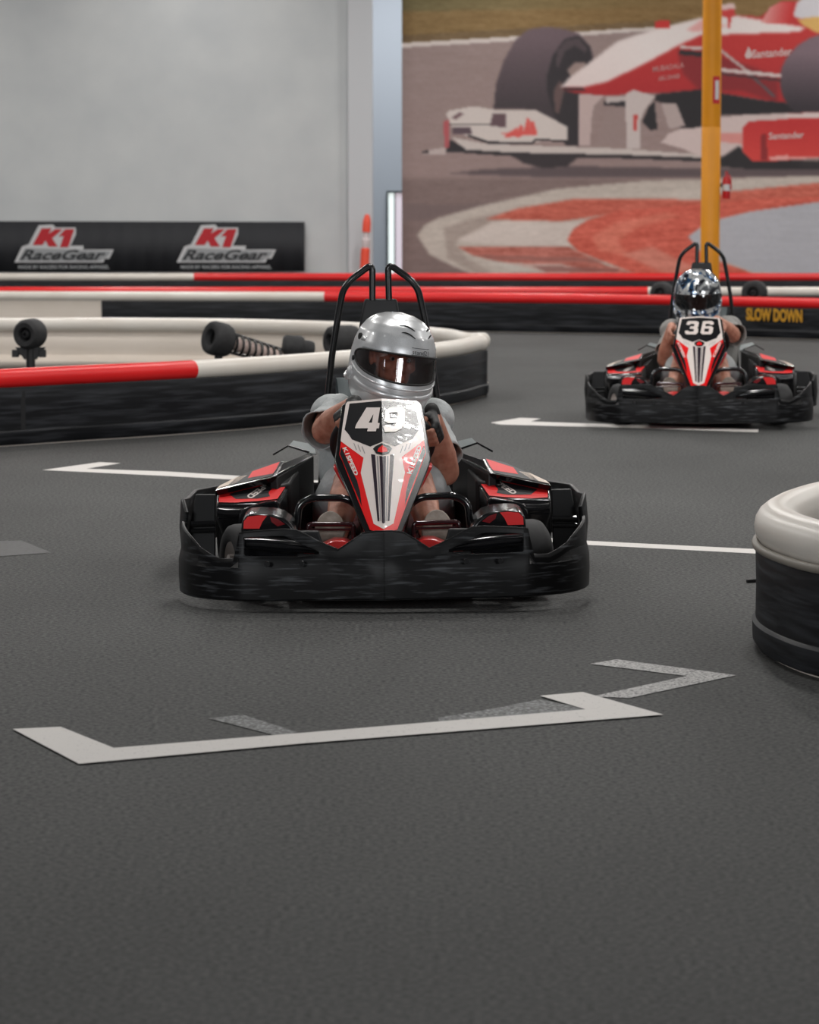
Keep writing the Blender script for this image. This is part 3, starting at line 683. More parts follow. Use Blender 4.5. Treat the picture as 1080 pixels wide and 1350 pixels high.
fmark('worn_line', 'faint short patch of old paint above the long foreground bracket', [[(275,948),(320,943),(392,966),(370,972)]], m=M_ghost, h=.002)
fmark('painted_arrow', 'white arrow line left of the near kart, pointing left', [[(56,620),(132,609.5),(159,611),(114,618.3),(222,622),(420,634),(420,639),(222,628),(140,624)]])
fmark('painted_line', 'thin white line from the near kart to the right barrier', [[(600,700),(777,713.5),(1000,724.5),(1010,731),(777,719),(600,706)]])
fmark('painted_arrow', 'white arrow line running under the distant kart', [[(647,557.5),(686,551),(713,552),(700,556),(805,559.5),(1000,566),(1000,570),(811,564),(660,560)]])
fmark('floor_patch', 'dark repaired patch on the floor at the left edge', [[(-20,714),(28,713),(68,729),(0,734),(-20,733)]], m=M_stain)
q = gnd(992, 768)
g = MB(); g.box((0,0,.006),(.045,.012,.012)).box((.02,.006,.008),(.03,.008,.010), rot=Matrix.Rotation(R(18),3,'Z')); o_ = g.build('rubber_scrap', M_dark, None, bevel=.002); o_.location = (q.x+.0, q.y, 0); o_.rotation_euler = (0,0,R(25)); tag(o_, 'tiny black rubber strip lying beside the right barrier', 'debris')
# ================================================================== kart
K1 = Matrix.Translation((-.0815, 9.93, 0)) @ Matrix.Rotation(R(.5), 4, 'Z') @ Matrix.Rotation(R(-.8), 4, 'Y')
K1i = K1.inverted()
lo = K1i @ CAM; RI = K1i.to_3x3()
def ldir(px, py): return RI @ ray(px, py)
def ky(px, py, y): d = ldir(px, py); return lo + d*((y-lo.y)/d.y)
def kx(px, py, x): d = ldir(px, py); return lo + d*((x-lo.x)/d.x)
def kpl(px, py, pl): d = ldir(px, py); return lo + d*((pl[0]-lo).dot(pl[1])/d.dot(pl[1]))
def plane(a, b_, c): n = (b_-a).cross(c-a).normalized(); n = n if n.y < 0 else -n; return (a, n)
def mir(pts): return [V((-p[0], p[1], p[2])) for p in pts]

def build_kart(root):
    # ---- front bumper: tall moulded skin wrapping the whole nose
    # columns: x, y(plan), z top, [opening z0,z1]
    zt = lambda px, py, y: ky(px, py, y).z
    ctl = []                                  # (x, y, ztop)
    def cc(px, py, y): p = ky(px, py, y); ctl.append((p.x, y, p.z))
    L_ = [(508,699.5,-.012),(495,699.5,-.004),(479,702,.0),(462,713,.004),(446,724,.008),(434,719,.010),(420,713,.012),(404,704.5,.014),(390,698,.016),(374,697,.018),(345,699,.022),(321,701,.030),(314,702,.034),(305,736,.046),(296,736.5,.060),(285,736.5,.075),(272,730,.10),(259,721,.135),(248,708,.18),(240,699,.24),(236,692,.31),(235.5,687,.37)]
    cols_ = []
    for px, py, y in L_:
        p = ky(px, py, y); cols_.append([p.x, y, p.z])
    cols_[0][0] = 0
    x0 = cols_[0][0]
    # openings above the lower skin
    op0 = {420:(731,728), 404:(733,721), 390:(734,714.5), 374:(734,707), 345:(734,708), 321:(733,709.5)}
    rows = []
    for (px, py, y), c in zip(L_, cols_):
        o_ = None
        if px in op0: o_ = (ky(px, op0[px][0], y).z, ky(px, op0[px][1], y).z)
        rows.append((c[0], c[1], c[2], o_))
    for sgn in (1,):
        g = MB(); ids = []
        full_ = [(-x, y, z, o_) for (x, y, z, o_) in rows[:0:-1]] + rows     # + side first
        full_ = [(x, y, z, o_) for (x, y, z, o_) in full_]
        vs = []; 
        for (x, y, z, o_) in full_:
            zb = .043
            zm = .19
            a, b_ = o_ if o_ else (min(.185, z-.03), min(.20, z-.012))
            # profile: bottom lip, belly, chamfer, opening bottom/top, top
            out = V((x, y-.2, 0)); out.z = 0
            n = V((x*.9 if abs(x) > .5 else x*.1, -1 if abs(x) < .5 else -.5, 0)).normalized()
            pr = [(-.010,zb-.006),(.002,zb),(.004,zb+.055),(.003,zb+.105),(-.004,a-.012),(-.008,a),(-.008,b_),(-.012,z-.006),(-.016,z)]
            for d, zz in pr: vs.append((x+n.x*d, y+n.y*d, zz))
        m = 9
        fs = []
        for i in range(len(full_)-1):
            for k in range(m-1):
                if k == 5 and full_[i][3] and full_[i+1][3]: continue
                fs.append((i*m+k, (i+1)*m+k, (i+1)*m+k+1, i*m+k+1))
        g.add(vs, fs); g.build('front_bumper', M_plastic, root, smooth=14, solid=.010, bevel=.0025, fix=True, soff=-1)
    # rubbing strip low on the nose and the bolts
    for s in (-1, 1):
        for x in (.385,.27): MB().lathe((s*x,-.004,.165),(0,-1,0),[(0,0),(0,.010),(.004,.009),(.004,0)],14).build('bolt', M_black, root)
    # ---- floor pan, frame rails
    g = MB(); g.prism([(-.30,.12,.055),(.30,.12,.055),(.34,1.6,.055),(-.34,1.6,.055)], [(-.30,.12,.045),(.30,.12,.045),(.34,1.6,.045),(-.34,1.6,.045)]); g.build('floor_pan', M_redfloor, root, bevel=.003)
    g = MB()
    for s in (-1,1): g.tube(rounded([(s*.28,.10,.08),(s*.30,.55,.08),(s*.33,1.75,.08)],.1), .016, 10)
    for y in (.12,.95,1.75): g.tube([(-.32,y,.08),(.32,y,.08)], .016, 10)
    g.tube([(-.50,.42,.12),(.50,.42,.12)], .018, 10); g.tube([(-.60,1.5,.14),(.60,1.5,.14)], .02, 12)
    g.build('chassis_frame', M_black, root)
    # ---- glossy cross bars seen through the nose openings
    for s in (-1,1):
        g = MB(); a = [ky(px, py, .10) for px, py in ((322,716),(345,717),(375,720),(400,722),(416,725))]
        if s > 0: a = mir(a)
        g.tube(a, [.020,.022,.024,.020,.014], 12); g.build('nose_strut', M_gloss, root)
        g = MB(); a = [ky(px, py, .16) for px, py in ((318,702),(420,700),(432,738),(310,738))]
        b_ = [p+V((0,.03,0)) for p in a]
        if s > 0: a, b_ = mir(a), mir(b_)
        g.prism(a, b_); g.build('inner_baffle', M_dark, root, bevel=.005)
    # ---- wheels (front pair steered)
    def wheel(x, y, r_, w, ang, nm='front_wheel'):
        c = V((x,y,r_+.002)); ax = V((math.cos(ang), -math.sin(ang)*-1*(1), 0)); ax = Matrix.Rotation(ang,3,'Z') @ V((1,0,0))
        if x < 0: ax = -ax
        # ax points outwards
        t = MB().lathe(c-ax*w/2, ax, [(.01,r_*.52),(0,r_*.60),(-.003,r_*.82),(.010,r_*.955),(w*.22,r_*.995),(w*.5,r_),(w*.78,r_*.995),(w-.010,r_*.955),(w+.003,r_*.82),(w,r_*.60),(w-.01,r_*.52),(w*.5,r_*.5),(.01,r_*.52)], 44).build(nm, M_rubber, root, smooth=50)
        MB().lathe(c-ax*w/2, ax, [(.02,r_*.48),(.012,r_*.54),(.03,r_*.5),(w*.5,r_*.40),(w*.6,r_*.3),(w*.62,.0)], 32).lathe(c-ax*w/2, ax, [(w*.5,r_*.40),(w-.03,r_*.5),(w-.012,r_*.54),(w-.005,r_*.53),(w-.03,r_*.45),(w*.62,r_*.3)], 32).lathe(c+ax*w*.10, ax, [(0,0),(0,.028),(.05,.024),(.055,0)],20).build('rim', M_alu, t, smooth=40)
    wheel(-.475, .42, .128, .12, R(20)); wheel(.485, .42, .128, .12, R(20))
    wheel(-.53, 1.5, .138, .19, 0, 'rear_wheel'); wheel(.53, 1.5, .138, .19, 0, 'rear_wheel')
    # ---- small rounded fenders over the front wheels
    for s in (-1,1):
        prof = [(318,698.5),(319,686),(326,679),(341,677.5),(359,678.5),(373,682),(383,690),(391,699)]
        A = [ky(px, py, .14) for px, py in prof]; B2 = [ky(px, py+1, .17) + V((0,.22,.0)) for px, py in prof]
        for b_ in B2: b_.z += .006
        zt2 = min(p.z for p in A)
        A2 = A + [V((A[-1].x,.14,.17)), V((A[0].x,.14,.17))]; B3 = B2 + [V((B2[-1].x,.39,.20)), V((B2[0].x,.39,.20))]
        if s > 0: A2, B3 = mir(A2), mir(B3)
        g = MB(); g.prism(A2, B3); fd = g.build('front_fender', M_gloss, root, bevel=.010, seg=3, smooth=40)
        pl = (ky(350,690,.137), V((0,-1,0)))
        pp = [(321,697),(321.5,687),(327,681),(341,679.5),(352,680),(346,688),(342,697)]
        dec = [kpl(x, y, pl) for x, y in pp]; dec2 = [kpl(x, y, pl)+V((0,-.0006,0)) for x, y in [(356,681),(366,684),(376,691),(366,694),(358,688)]]
        if s > 0: dec, dec2 = mir(dec), mir(dec2)
        g = MB(); g.poly([dec], 0); g.poly([dec2], 1); g.build('graphic_sticker', [J_red, I_dred], fd, smooth=0, fix=False)
    # ---- side pods
    for s in (-1,1):
        M = (lambda p: p) if s < 0 else mir
        # lower deck top plane
        o1, i1, bk = ky(287.5,663,.62), ky(367,661,.62), ky(384,630,.98)
        pl1 = plane(o1, i1, bk)
        top = [kpl(x, y, pl1) for x, y in ((285,665),(369,662),(387,629),(286,648))]
        bot = [V((p.x, p.y, .10)) for p in top]; bot[0] += V((.05,.05,0)); bot[1] += V((0,.03,0))
        mid = [V((p.x, p.y, p.z-.045)) for p in top]; mid[0] += V((-.0,-.018,0)); mid[1] += V((0,-.018,0))
        g = MB(); g.v = []; a, b_, c = M(top), M(mid), M(bot)
        g.add(a+b_+c, [(0,1,2,3),(11,10,9,8)] + [(i,(i+1)%4,4+(i+1)%4,4+i) for i in range(4)] + [(4+i,4+(i+1)%4,8+(i+1)%4,8+i) for i in range(4)])
        pod = g.build('side_pod', M_gloss, root, bevel=.008, seg=3, smooth=40)
        def f1(x, y, e=0.0015): p = kpl(x, y, pl1) + pl1[1]*e; return M([p])[0]
        g = MB()
        red = [(288.5,662.5),(289,650),(310,645),(345,638),(383,630.5),(380,637),(366,658),(340,661),(310,663)]
        g.poly([[f1(*p) for p in red]], 0)
        g.poly([[f1(*p, .0022) for p in [(302,652),(320,647),(352,640),(364,638),(354,650),(356,655),(340,658),(311,658.5)]]], 1)
        if s < 0:
            put_text(g, 'SPEED', [(326,658),(333,658.5),(353,640.5),(347,640)][::1], lambda x, y: f1(x, y, .003), 2, .03) if False else None
            put_text(g, 'SPEED', [(349,638.5),(324,655),(331,659),(356,641.5)], lambda x, y: f1(x, y, .003), 2, .04)
            put_text(g, 'K1', [(361,631.5),(351,637.5),(358,640.5),(368,634.5)], lambda x, y: f1(x, y, .003), 0, .04)
        else:
            fx = lambda x, y: kpl(x, y, (M([pl1[0]])[0], M([pl1[1]])[0])) + M([pl1[1]])[0]*.003
            put_text(g, 'SPEED', [(651,637),(676,653),(683,650),(658,634.5)], fx, 2, .04)
            put_text(g, 'K1', [(642,632.5),(650,637),(657,634),(649,630)], fx, 0, .04)
        g.build('graphic_sticker', [J_red, J_blk, J_white], pod, smooth=0, fix=False)
        # arch in front of the pod
        pts_ = [ky(x, y, .56) for x, y in ((314,690),(315,678),(319,672),(329,667.5),(345,663.5),(363,660.5),(369,664),(370,692))]
        b2 = [p+V((0,.05,0)) for p in pts_]
        g = MB(); g.prism(M(pts_), M(b2)); g.build('pod_arch', M_gloss, root, bevel=.006, seg=3, smooth=40)
        # silver-lit lower front roll of the pod
        pts_ = [ky(x, y, .60) for x, y in ((287,676),(300,677.5),(330,677),(360,672))]
        g = MB(); g.tube(M(pts_), .022, 14); g.build('pod_roll', M_gloss, root)
        # upper fairing: a raised wedge over the pod, rising to the seat
        lo_, li_, hi_ = ky(284,646,.70), ky(365,627,.80), ky(372,607,1.12)
        pl2 = plane(lo_, li_, hi_)
        top = [kpl(x, y, pl2) for x, y in ((283,647),(289,640),(345,614),(372,607.5),(377,609),(368,620.5),(365,627.5))]
        bot = [p + V((0,.03,-.022)) for p in top]
        g = MB(); g.prism(M(top), M(bot)); up = g.build('side_fairing', M_gloss, root, bevel=.004, smooth=40)
        def f2(x, y, e=.0015): p = kpl(x, y, pl2) + pl2[1]*e; return M([p])[0]
        g = MB()
        g.poly([[f2(*p) for p in [(285.5,644.5),(290,640.5),(312,629.5),(326,627),(310,638)]]], 3)
        g.poly([[f2(*p) for p in [(312,630),(345,614.5),(371,608.5),(366,619),(358,628),(300,641)]]], 1)
        g.poly([[f2(*p, .0022) for p in [(333,622),(369,609.5),(364,619.5),(360,625),(327,631)]]], 0)
        g.build('graphic_sticker', [J_red, J_blk, J_white, J_cream], up, smooth=0, fix=False)
        # inner rail running up towards the seat
        t2 = [ky(365,626,.80), ky(371,611,1.0), ky(408,596.5,1.22), ky(414,600,1.22)]
        b2 = [p + V((0,.02,-.03)) for p in t2]
        g = MB(); g.prism(M(t2), M(b2)); g.build('fairing_rail', M_gloss, root, bevel=.004)
        w_ = [ky(366,629,.80), ky(414,600,1.22), V((ky(414,600,1.22).x, 1.22, .10)), V((ky(369,629,.80).x,.80,.10))]
        g = MB(); g.prism(M(w_), M([p+V((-.03,.02,0)) for p in w_])); g.build('tank_side', M_dark, root, bevel=.006)
        # body under the fairing (charcoal block)
        bb = [V((-.565,.76,.315)), V((-.33,.84,.36)), V((-.28,1.25,.42)), V((-.50,1.25,.36))]
        g = MB(); g.prism(M(bb), M([V((p.x,p.y,.10)) for p in bb])); g.build('battery_box', M_dark, root, bevel=.01)
        # grey winglet plate on a rod
        g = MB(); a = [ky(387,580.5,1.28), ky(414.5,586,1.28), ky(417,599,1.24), ky(406,597,1.24), ky(380,588,1.24)]
        g.prism(M(a), M([p+V((0,.006,-.003)) for p in a])); g.build('winglet', M_clear, root, bevel=.001)
        g = MB(); g.tube(M([ky(360,599.5,1.22), ky(380,587.7,1.22), ky(408,596.5,1.22)]), .0035, 8); g.build('winglet_rod', M_black, root)
        # hoop guard and pedal
        g = MB(); g.tube(M(rounded([ky(391,702,.30), ky(394,666,.30), ky(411,656,.30), ky(456,656.5,.30), ky(473,668,.32), ky(482,704,.34)], .05)), .0128, 12); g.build('hoop_guard', M_tube, root, smooth=60)
        g = MB(); g.tube(M(rounded([ky(406,712,.26), ky(407,691,.26), ky(466,691,.26), ky(467,712,.26)], .012)), .0085, 10)
        g.tube(M([ky(407,698,.26), ky(466,698,.26)]), .004, 8)
        g.tube(M([ky(411,708,.28), ky(411,716,.40)]), .008, 8); g.tube(M([ky(463,708,.28), ky(463,716,.40)]), .008, 8)
        pd = g.build('pedal', M_pedal, root, smooth=60)
        a = [ky(424,719,.17), ky(440,712,.19), ky(454,711.5,.20), ky(466,719,.19), ky(466,726,.17), ky(424,726,.17)]
        g = MB(); g.prism(M(a), M([p+V((0,.10,-.0)) for p in a])); lab(g.build('toe_plate', M_redfloor, root, bevel=.006), 'glossy red plate under the pedal')
        # rear corner guard beside the rear wheel
        g = MB(); y_ = 1.05
        a = [ky(258,652,y_), ky(284,652,y_), ky(284,737,y_), ky(250,737,y_), ky(249,700,y_)]
        g.prism(M(a), M([p+V((0,.025,0)) for p in a]))
        g.build('rear_guard', M_dark, root, bevel=.004)
        g = MB(); g.tube(M([ky(252,691,1.02), ky(284,690,1.02)]), .010, 8); g.tube(M([ky(252,700,1.02), ky(284,699,1.02)]), .008, 8); g.build('guard_bar', M_gloss, root)
        sd = [(.0,.30),(.5,.30)]
        xo = ky(250,690,1.0).x
        g = MB()
        prof_ = [(-.015,.99,.245,.08),(-.035,1.08,.285,.08),(-.03,1.3,.27,.07),(-.02,1.62,.27,.07),(.06,1.78,.27,.07),(.25,1.84,.27,.07),(-xo,1.86,.27,.07)]
        vs = []
        for dx, y, z1, z0 in prof_: vs += M([V((xo+dx,y,z0)), V((xo+dx-.008,y,(z0+z1)/2)), V((xo+dx,y,z1))])
        g.add(vs, [(3*i+k,3*i+3+k,3*i+4+k,3*i+1+k) for i in range(len(prof_)-1) for k in (0,1)]); g.build('rear_bumper', M_plastic, root, solid=.014, bevel=.003, smooth=40)
    # ---- number panel: two lacquered faces meeting at a crease, black frame behind
    pb, pt = ky(508,701,.13), ky(508,527,.60)
    eL = ky(446,600,.445)
    plL = plane(pb, pt, eL); 
    pb0, pt0 = V((0,pb.y,pb.z)), V((0,pt.y,pt.z)); e0 = V((eL.x-pb.x*.5, eL.y, eL.z))
    plL = plane(pb0, pt0, e0); plR = plane(pb0, pt0, V((-e0.x, e0.y, e0.z)))
    xc = 508.0
    def fp(x, y, e=.0015):                       # panel px -> surface, symmetric about the crease
        dx = abs(x-xc); c0 = xc
        for _ in range(3):
            h0, h1 = kpl(c0, y, plL).x, kpl(c0-10, y, plL).x; c0 -= h0*10/(h0-h1)
        p = kpl(c0-dx, y, plL)
        if dx < .01: p.x = 0
        p = p + plL[1]*e
        if x > xc: p = V((-p.x, p.y, p.z))
        return p
    outl = [(508,526),(463,530),(460.5,533),(451,600),(455,609),(490,699),(508,703)]
    fr_ = [(508,525),(461,527.5),(454.5,534),(444,606),(448.5,619),(484,703),(508,706)]
    g = MB()
    for (ring, e) in ((fr_, -.004),):
        left = [fp(x, y, e) for x, y in ring]; bl = [p + V((0,.030,-.010)) for p in left]
        g.prism(left, bl); r_ = [V((-p.x,p.y,p.z)) for p in left]; br = [V((-p.x,p.y,p.z)) for p in bl]; g.prism(r_, br)
    pan = g.build('number_panel', M_gloss, root, bevel=.004, seg=2, smooth=30)
    g = MB()
    for s in (0, 1):
        X = (lambda x: x) if s == 0 else (lambda x: 2*xc-x)
        def P(pts, mi, e): g.poly([[fp(X(x), y, e) for x, y in pts]], mi)
        P(outl, 0, .0015)                                                     # red ground
        P([(508,526),(463,530),(460.5,533),(455.2,566),(453,582),(483,604),(479,624),(495,691),(508,698)], 1, .0022)   # white
        P([(508,529),(465.5,532.8),(463,546),(458.5,567),(464,573.5),(468,580),(492,589.5),(508,583)], 2, .0029)              # black number field
        P([(508,601),(500,599),(495.5,592.5),(499,589),(508,584.8)], 2, .0036)
        P([(508,597.5),(501.5,596.5),(503,592),(508,588)], 0, .0043)
        P([(493,599.5),(498.5,600.5),(503,688),(500.5,688)], 3, .0036); P([(504,602),(508,602.5),(508,691),(506.4,690)], 3, .0036)
        P([(500.5,602),(502.5,602.3),(505.4,688),(504.2,688)], 4, .0036)
        for k in range(3): P([(470+k*5.4,585+k*2.2),(471+k*5.4,585+k*2.2),(474.5+k*5.4,594+k*2.4),(473.5+k*5.4,594+k*2.4)], 4, .0036)
        P([(457,587),(453.2,584),(451.4,599),(455.5,609),(476,656),(490.5,698),(493,698),(480,652),(477,628),(478,610)], 0, .0029)
        P([(454,590),(451.8,599),(455.6,608.5),(480,668),(478,650),(474,634),(466,618)], 2, .0036)
        if s == 0:
            P([(474,612),(480,608),(477,625),(475.5,630)], 0, .0040)
            put_text(g, 'K1', [(459,602.5),(462.5,591.5),(468,592.5),(463.8,602)][0:0] or [(455.5,592),(459.5,601),(465,599.5),(460.5,590.5)], lambda x, y: fp(x, y, .0050), 1, .03)
            put_text(g, 'SPEED', [(460,602.5),(471,628.5),(476.5,627),(465.5,601)], lambda x, y: fp(x, y, .0050), 1, .04)
        else:
            put_text(g, 'K1', [(539,626),(543,616.5),(549,618),(545,627.5)], lambda x, y: fp(x, y, .0050), 1, .03)
            put_text(g, 'SPEED', [(543.5,615),(554,589.5),(559.5,591),(549.5,616.5)], lambda x, y: fp(x, y, .0050), 1, .04)
    g.build('panel_sticker', [I_red, I_white, I_blk, I_stripe, I_grey], pan, smooth=0, fix=True)
    def number(polys, nm='race_number'):
        g = MB()
        for loops in polys:
            # map the flat number onto the two faces; split at the crease by fine triangulation
            g.poly([[fp(x, y, .0052) for x, y in l] for l in loops], 0)
        return g
    four = [[[(472.5,566),(474,561),(488,538.5),(506,538.5),(502.5,559),(505,559),(504,566),(501,566),(500,570),(488.5,570),(489.5,566)], [(490.5,558.5),(497,547),(495,558.5)]]]
    nine = [[[(512,543),(518,539),(531,538.5),(538,542),(537,560),(533,567),(525,571),(511,571),(508.5,563),(516,563.5),(523,563.5),(526,559.5),(515,559.5),(510.5,556)], [(517,546),(518,553),(527,553.5),(528,545.5)]]]
    num = number(four + nine).build('race_number', I_white, pan, smooth=0, fix=False)
    lab(num, 'white race number 49')
    # behind the panel: steering column, wheel, red column shroud
    g = MB(); g.tube([(0,.30,.12),(0,.72,.50)], .012, 10); g.build('steering_column', M_black, root)
    C = V((0,.71,.505)); n = V((0,.8,.6)).normalized(); u = V((0,-.6,.8))
    ring = [C + V((math.cos(t),0,0))*.172 + u*math.sin(t)*.155 for t in np.linspace(0, 2*PI, 48, endpoint=False)]
    sw = MB().tube(ring, .0145, 12, closed=True).build('steering_wheel', M_dark, root, smooth=60)
    g = MB()
    for t in (0, PI, 1.5*PI): g.tube([C - n*.02, C + V((math.cos(t),0,0))*.165 + u*math.sin(t)*.15], .009, 8)
    g.lathe(C-n*.04, n, [(0,0),(0,.04),(.04,.04),(.05,0)], 20); g.build('spokes', M_black, sw)
    g = MB(); a = [V((-.175,.50,.44)), V((.175,.50,.44)), V((.13,.46,.36)), V((-.13,.46,.36))]; g.prism(a, [p+V((0,.06,.01)) for p in a]); lab(g.build('column_shroud', M_redfloor, root, bevel=.01), 'red shroud behind the panel')
    g = MB(); a = [V((-.06,.20,.30)), V((.06,.20,.30)), V((.10,.42,.10)), V((-.10,.42,.10))]; g.prism(a, [p+V((0,.03,-.0)) for p in a]); g.build('column_cover', M_dark, root, bevel=.006)
    # ---- seat
    g = MB(); rows_ = []
    for (y, z, hw, sd_) in ((.98,.13,.19,.10),(1.10,.10,.21,.16),(1.24,.11,.22,.22),(1.34,.20,.22,.20),(1.40,.34,.21,.14),(1.44,.48,.19,.09),(1.47,.60,.15,.05)):
        rows_.append([V((hw*t, y - (.16*abs(t)**3 if z > .15 else .0), z + (sd_*abs(t)**3 if z < .3 else 0))) for t in np.linspace(-1, 1, 13)])
    g.add([p for r_ in rows_ for p in r_], [(i*13+k,(i+1)*13+k,(i+1)*13+k+1,i*13+k+1) for i in range(len(rows_)-1) for k in range(12)])
    g.build('seat', M_dark, root, solid=.012, subsurf=1, smooth=60)
    # ---- roll hoops
    for s in (-1,1):
        M = (lambda p: p) if s < 0 else mir
        p = [(490.5,396,1.46),(490.5,347.5,1.46),(462,369,1.46),(451.5,383,1.47),(446,412,1.48),(437,470,1.49),(432,520,1.50)]
        pts_ = [ky(*q) for q in p]; cx = ky(501.5,400,1.47).x; pts_ = [V((q.x-cx, q.y, q.z)) for q in pts_]
        pts_.append(V((-.235,1.52,.30))); pts_.append(V((-.27,1.53,.09)))
        g = MB(); g.tube(M(rounded(pts_, .03)), .0125, 12); g.build('roll_bar', M_black, root, smooth=60)
    a = [ky(480,394,1.45), ky(522.5,394,1.45), ky(531,440,1.44), ky(533,480,1.43), ky(471,480,1.43), ky(473,430,1.44)]
    cx = ky(501.5,400,1.45).x; a = [V((q.x-cx, q.y, q.z)) for q in a]; 
    for q, m_ in ((a[0],a[1]),(a[5],a[2]),(a[4],a[3])): w_ = (m_.x-q.x)/2; q.x, m_.x = -w_, w_
    g = MB(); g.prism(a, [p+V((0,.03,0)) for p in a]); g.build('headrest', M_dark, root, bevel=.008)
    g = MB(); g.tube([(-.24,1.5,.56),(.24,1.5,.56)], .0125, 12); g.tube([(-.24,1.5,.30),(.24,1.5,.30)], .0125, 12); g.build('roll_crossbar', M_black, root)
    for s in (-1,1):
        g = MB(); pts_ = [V((s*.15,1.46,.60)), V((s*.145,1.42,.70)), V((s*.135,1.30,.655)), V((s*.13,1.14,.60)), V((s*.11,1.02,.50)), V((s*.08,.99,.36))]
        sm = smoothpath(pts_, 5); vs = []
        for p in sm: vs += [p+V((-.026,0,0)), p+V((.026,0,0))]
        g.add(vs, [(2*i,2*i+1,2*i+3,2*i+2) for i in range(len(sm)-1)]); g.build('harness_strap', M_fabric, root, solid=.004, smooth=60)
    return fp

kart = thing('go_kart', 'near black electric go-kart with red and white nose panel numbered 49', 'go-kart', (0,0,0), group='racing karts')
kart.matrix_world = K1
kart.location = K1.to_translation(); kart.rotation_euler = K1.to_euler()
fp = build_kart(kart)
def copy_tree(o, parent=None):
    c = o.copy(); col.objects.link(c); c.parent = parent
    for ch in list(o.children): copy_tree(ch, c)
    return c
kart2 = copy_tree(kart)
kart2['label'] = 'distant black go-kart with nose panel numbered 36 near the yellow pole'
s2 = 18.38
kart2.location = ((921.5-540)/4000*s2, s2, 0); kart2.rotation_euler = (0, R(-.4), R(-6.2))
pan2 = [c for c in kart2.children if c.name.startswith('number_panel')][0]
rn = [c for c in pan2.children if c.name.startswith('race_number')][0]
def scl(loops, x0, x1): return loops
three = [[(478,540),(481,538.5),(500,538.5),(505,542),(504,551),(501,554.5),(504,557),(503,566),(498,571),(476,571),(472,567),(473,562),(481,562),(482,564.5),(492,564.5),(494,560),(492,557.5),(484,557.5),(485,551.5),(493,551.5),(495,548),(494,545),(485,545),(484,547.5),(475.5,547.5)]]
six = [[(515,540),(518,538.5),(536,538.5),(541,542),(540,547.5),(532,547.5),(531.5,545),(522,545),(521,551),(535,551),(540,555),(538,567),(534,571),(514,571),(510,567)], [(519.5,557),(518.5,564.5),(529,564.5),(530.5,557)]]
g = MB()
sh = lambda l, d: [[(x+d, y) for x, y in q] for q in l]
for loops in (sh(three,1.5), sh(six,0)):
    g.poly([[fp(x, y, .0052) for x, y in l] for l in loops], 0)
me = bpy.data.meshes.new('race_number_b'); me.from_pydata(g.v, [], g.f); me.materials.append(I_white); rn.data = me; rn['label'] = 'white race number 36'
# ================================================================== drivers
HR = [(.158,.004,.004,.004),(.152,.045,.045,.055),(.140,.075,.078,.090),(.118,.102,.106,.118),(.088,.121,.126,.136),(.050,.133,.139,.148),(.015,.138,.146,.153),(-.02,.140,.151,.153),(-.055,.140,.157,.148),(-.085,.137,.163,.136),(-.112,.131,.163,.122),(-.135,.121,.152,.104),(-.150,.108,.138,.090),(-.156,.095,.122,.078)]
def hprof(z):
    for i in range(len(HR)-1):
        if HR[i][0] >= z >= HR[i+1][0]:
            t = (HR[i][0]-z)/(HR[i][0]-HR[i+1][0]); return [HR[i][k]*(1-t)+HR[i+1][k]*t for k in (1,2,3)]
    return HR[-1][1:] if z < HR[-1][0] else HR[0][1:]
def hs(a, z, e=0.0):          # a: 0 = straight ahead (-Y), + to +X
    w, f_, b_ = hprof(z); ca, sa = math.cos(a), math.sin(a); d = f_ if ca > 0 else b_
    k = 2.25; den = (abs(sa)**k/(w+e)**k + abs(ca)**k/(d+e)**k)**(-1/k)
    return V((sa*den, -ca*den, z))
AV = R(84)
def zt_v(a): return .030 - .004*(a/AV)**2
def zb_v(a): return -.064 + .050*(a/AV)**2
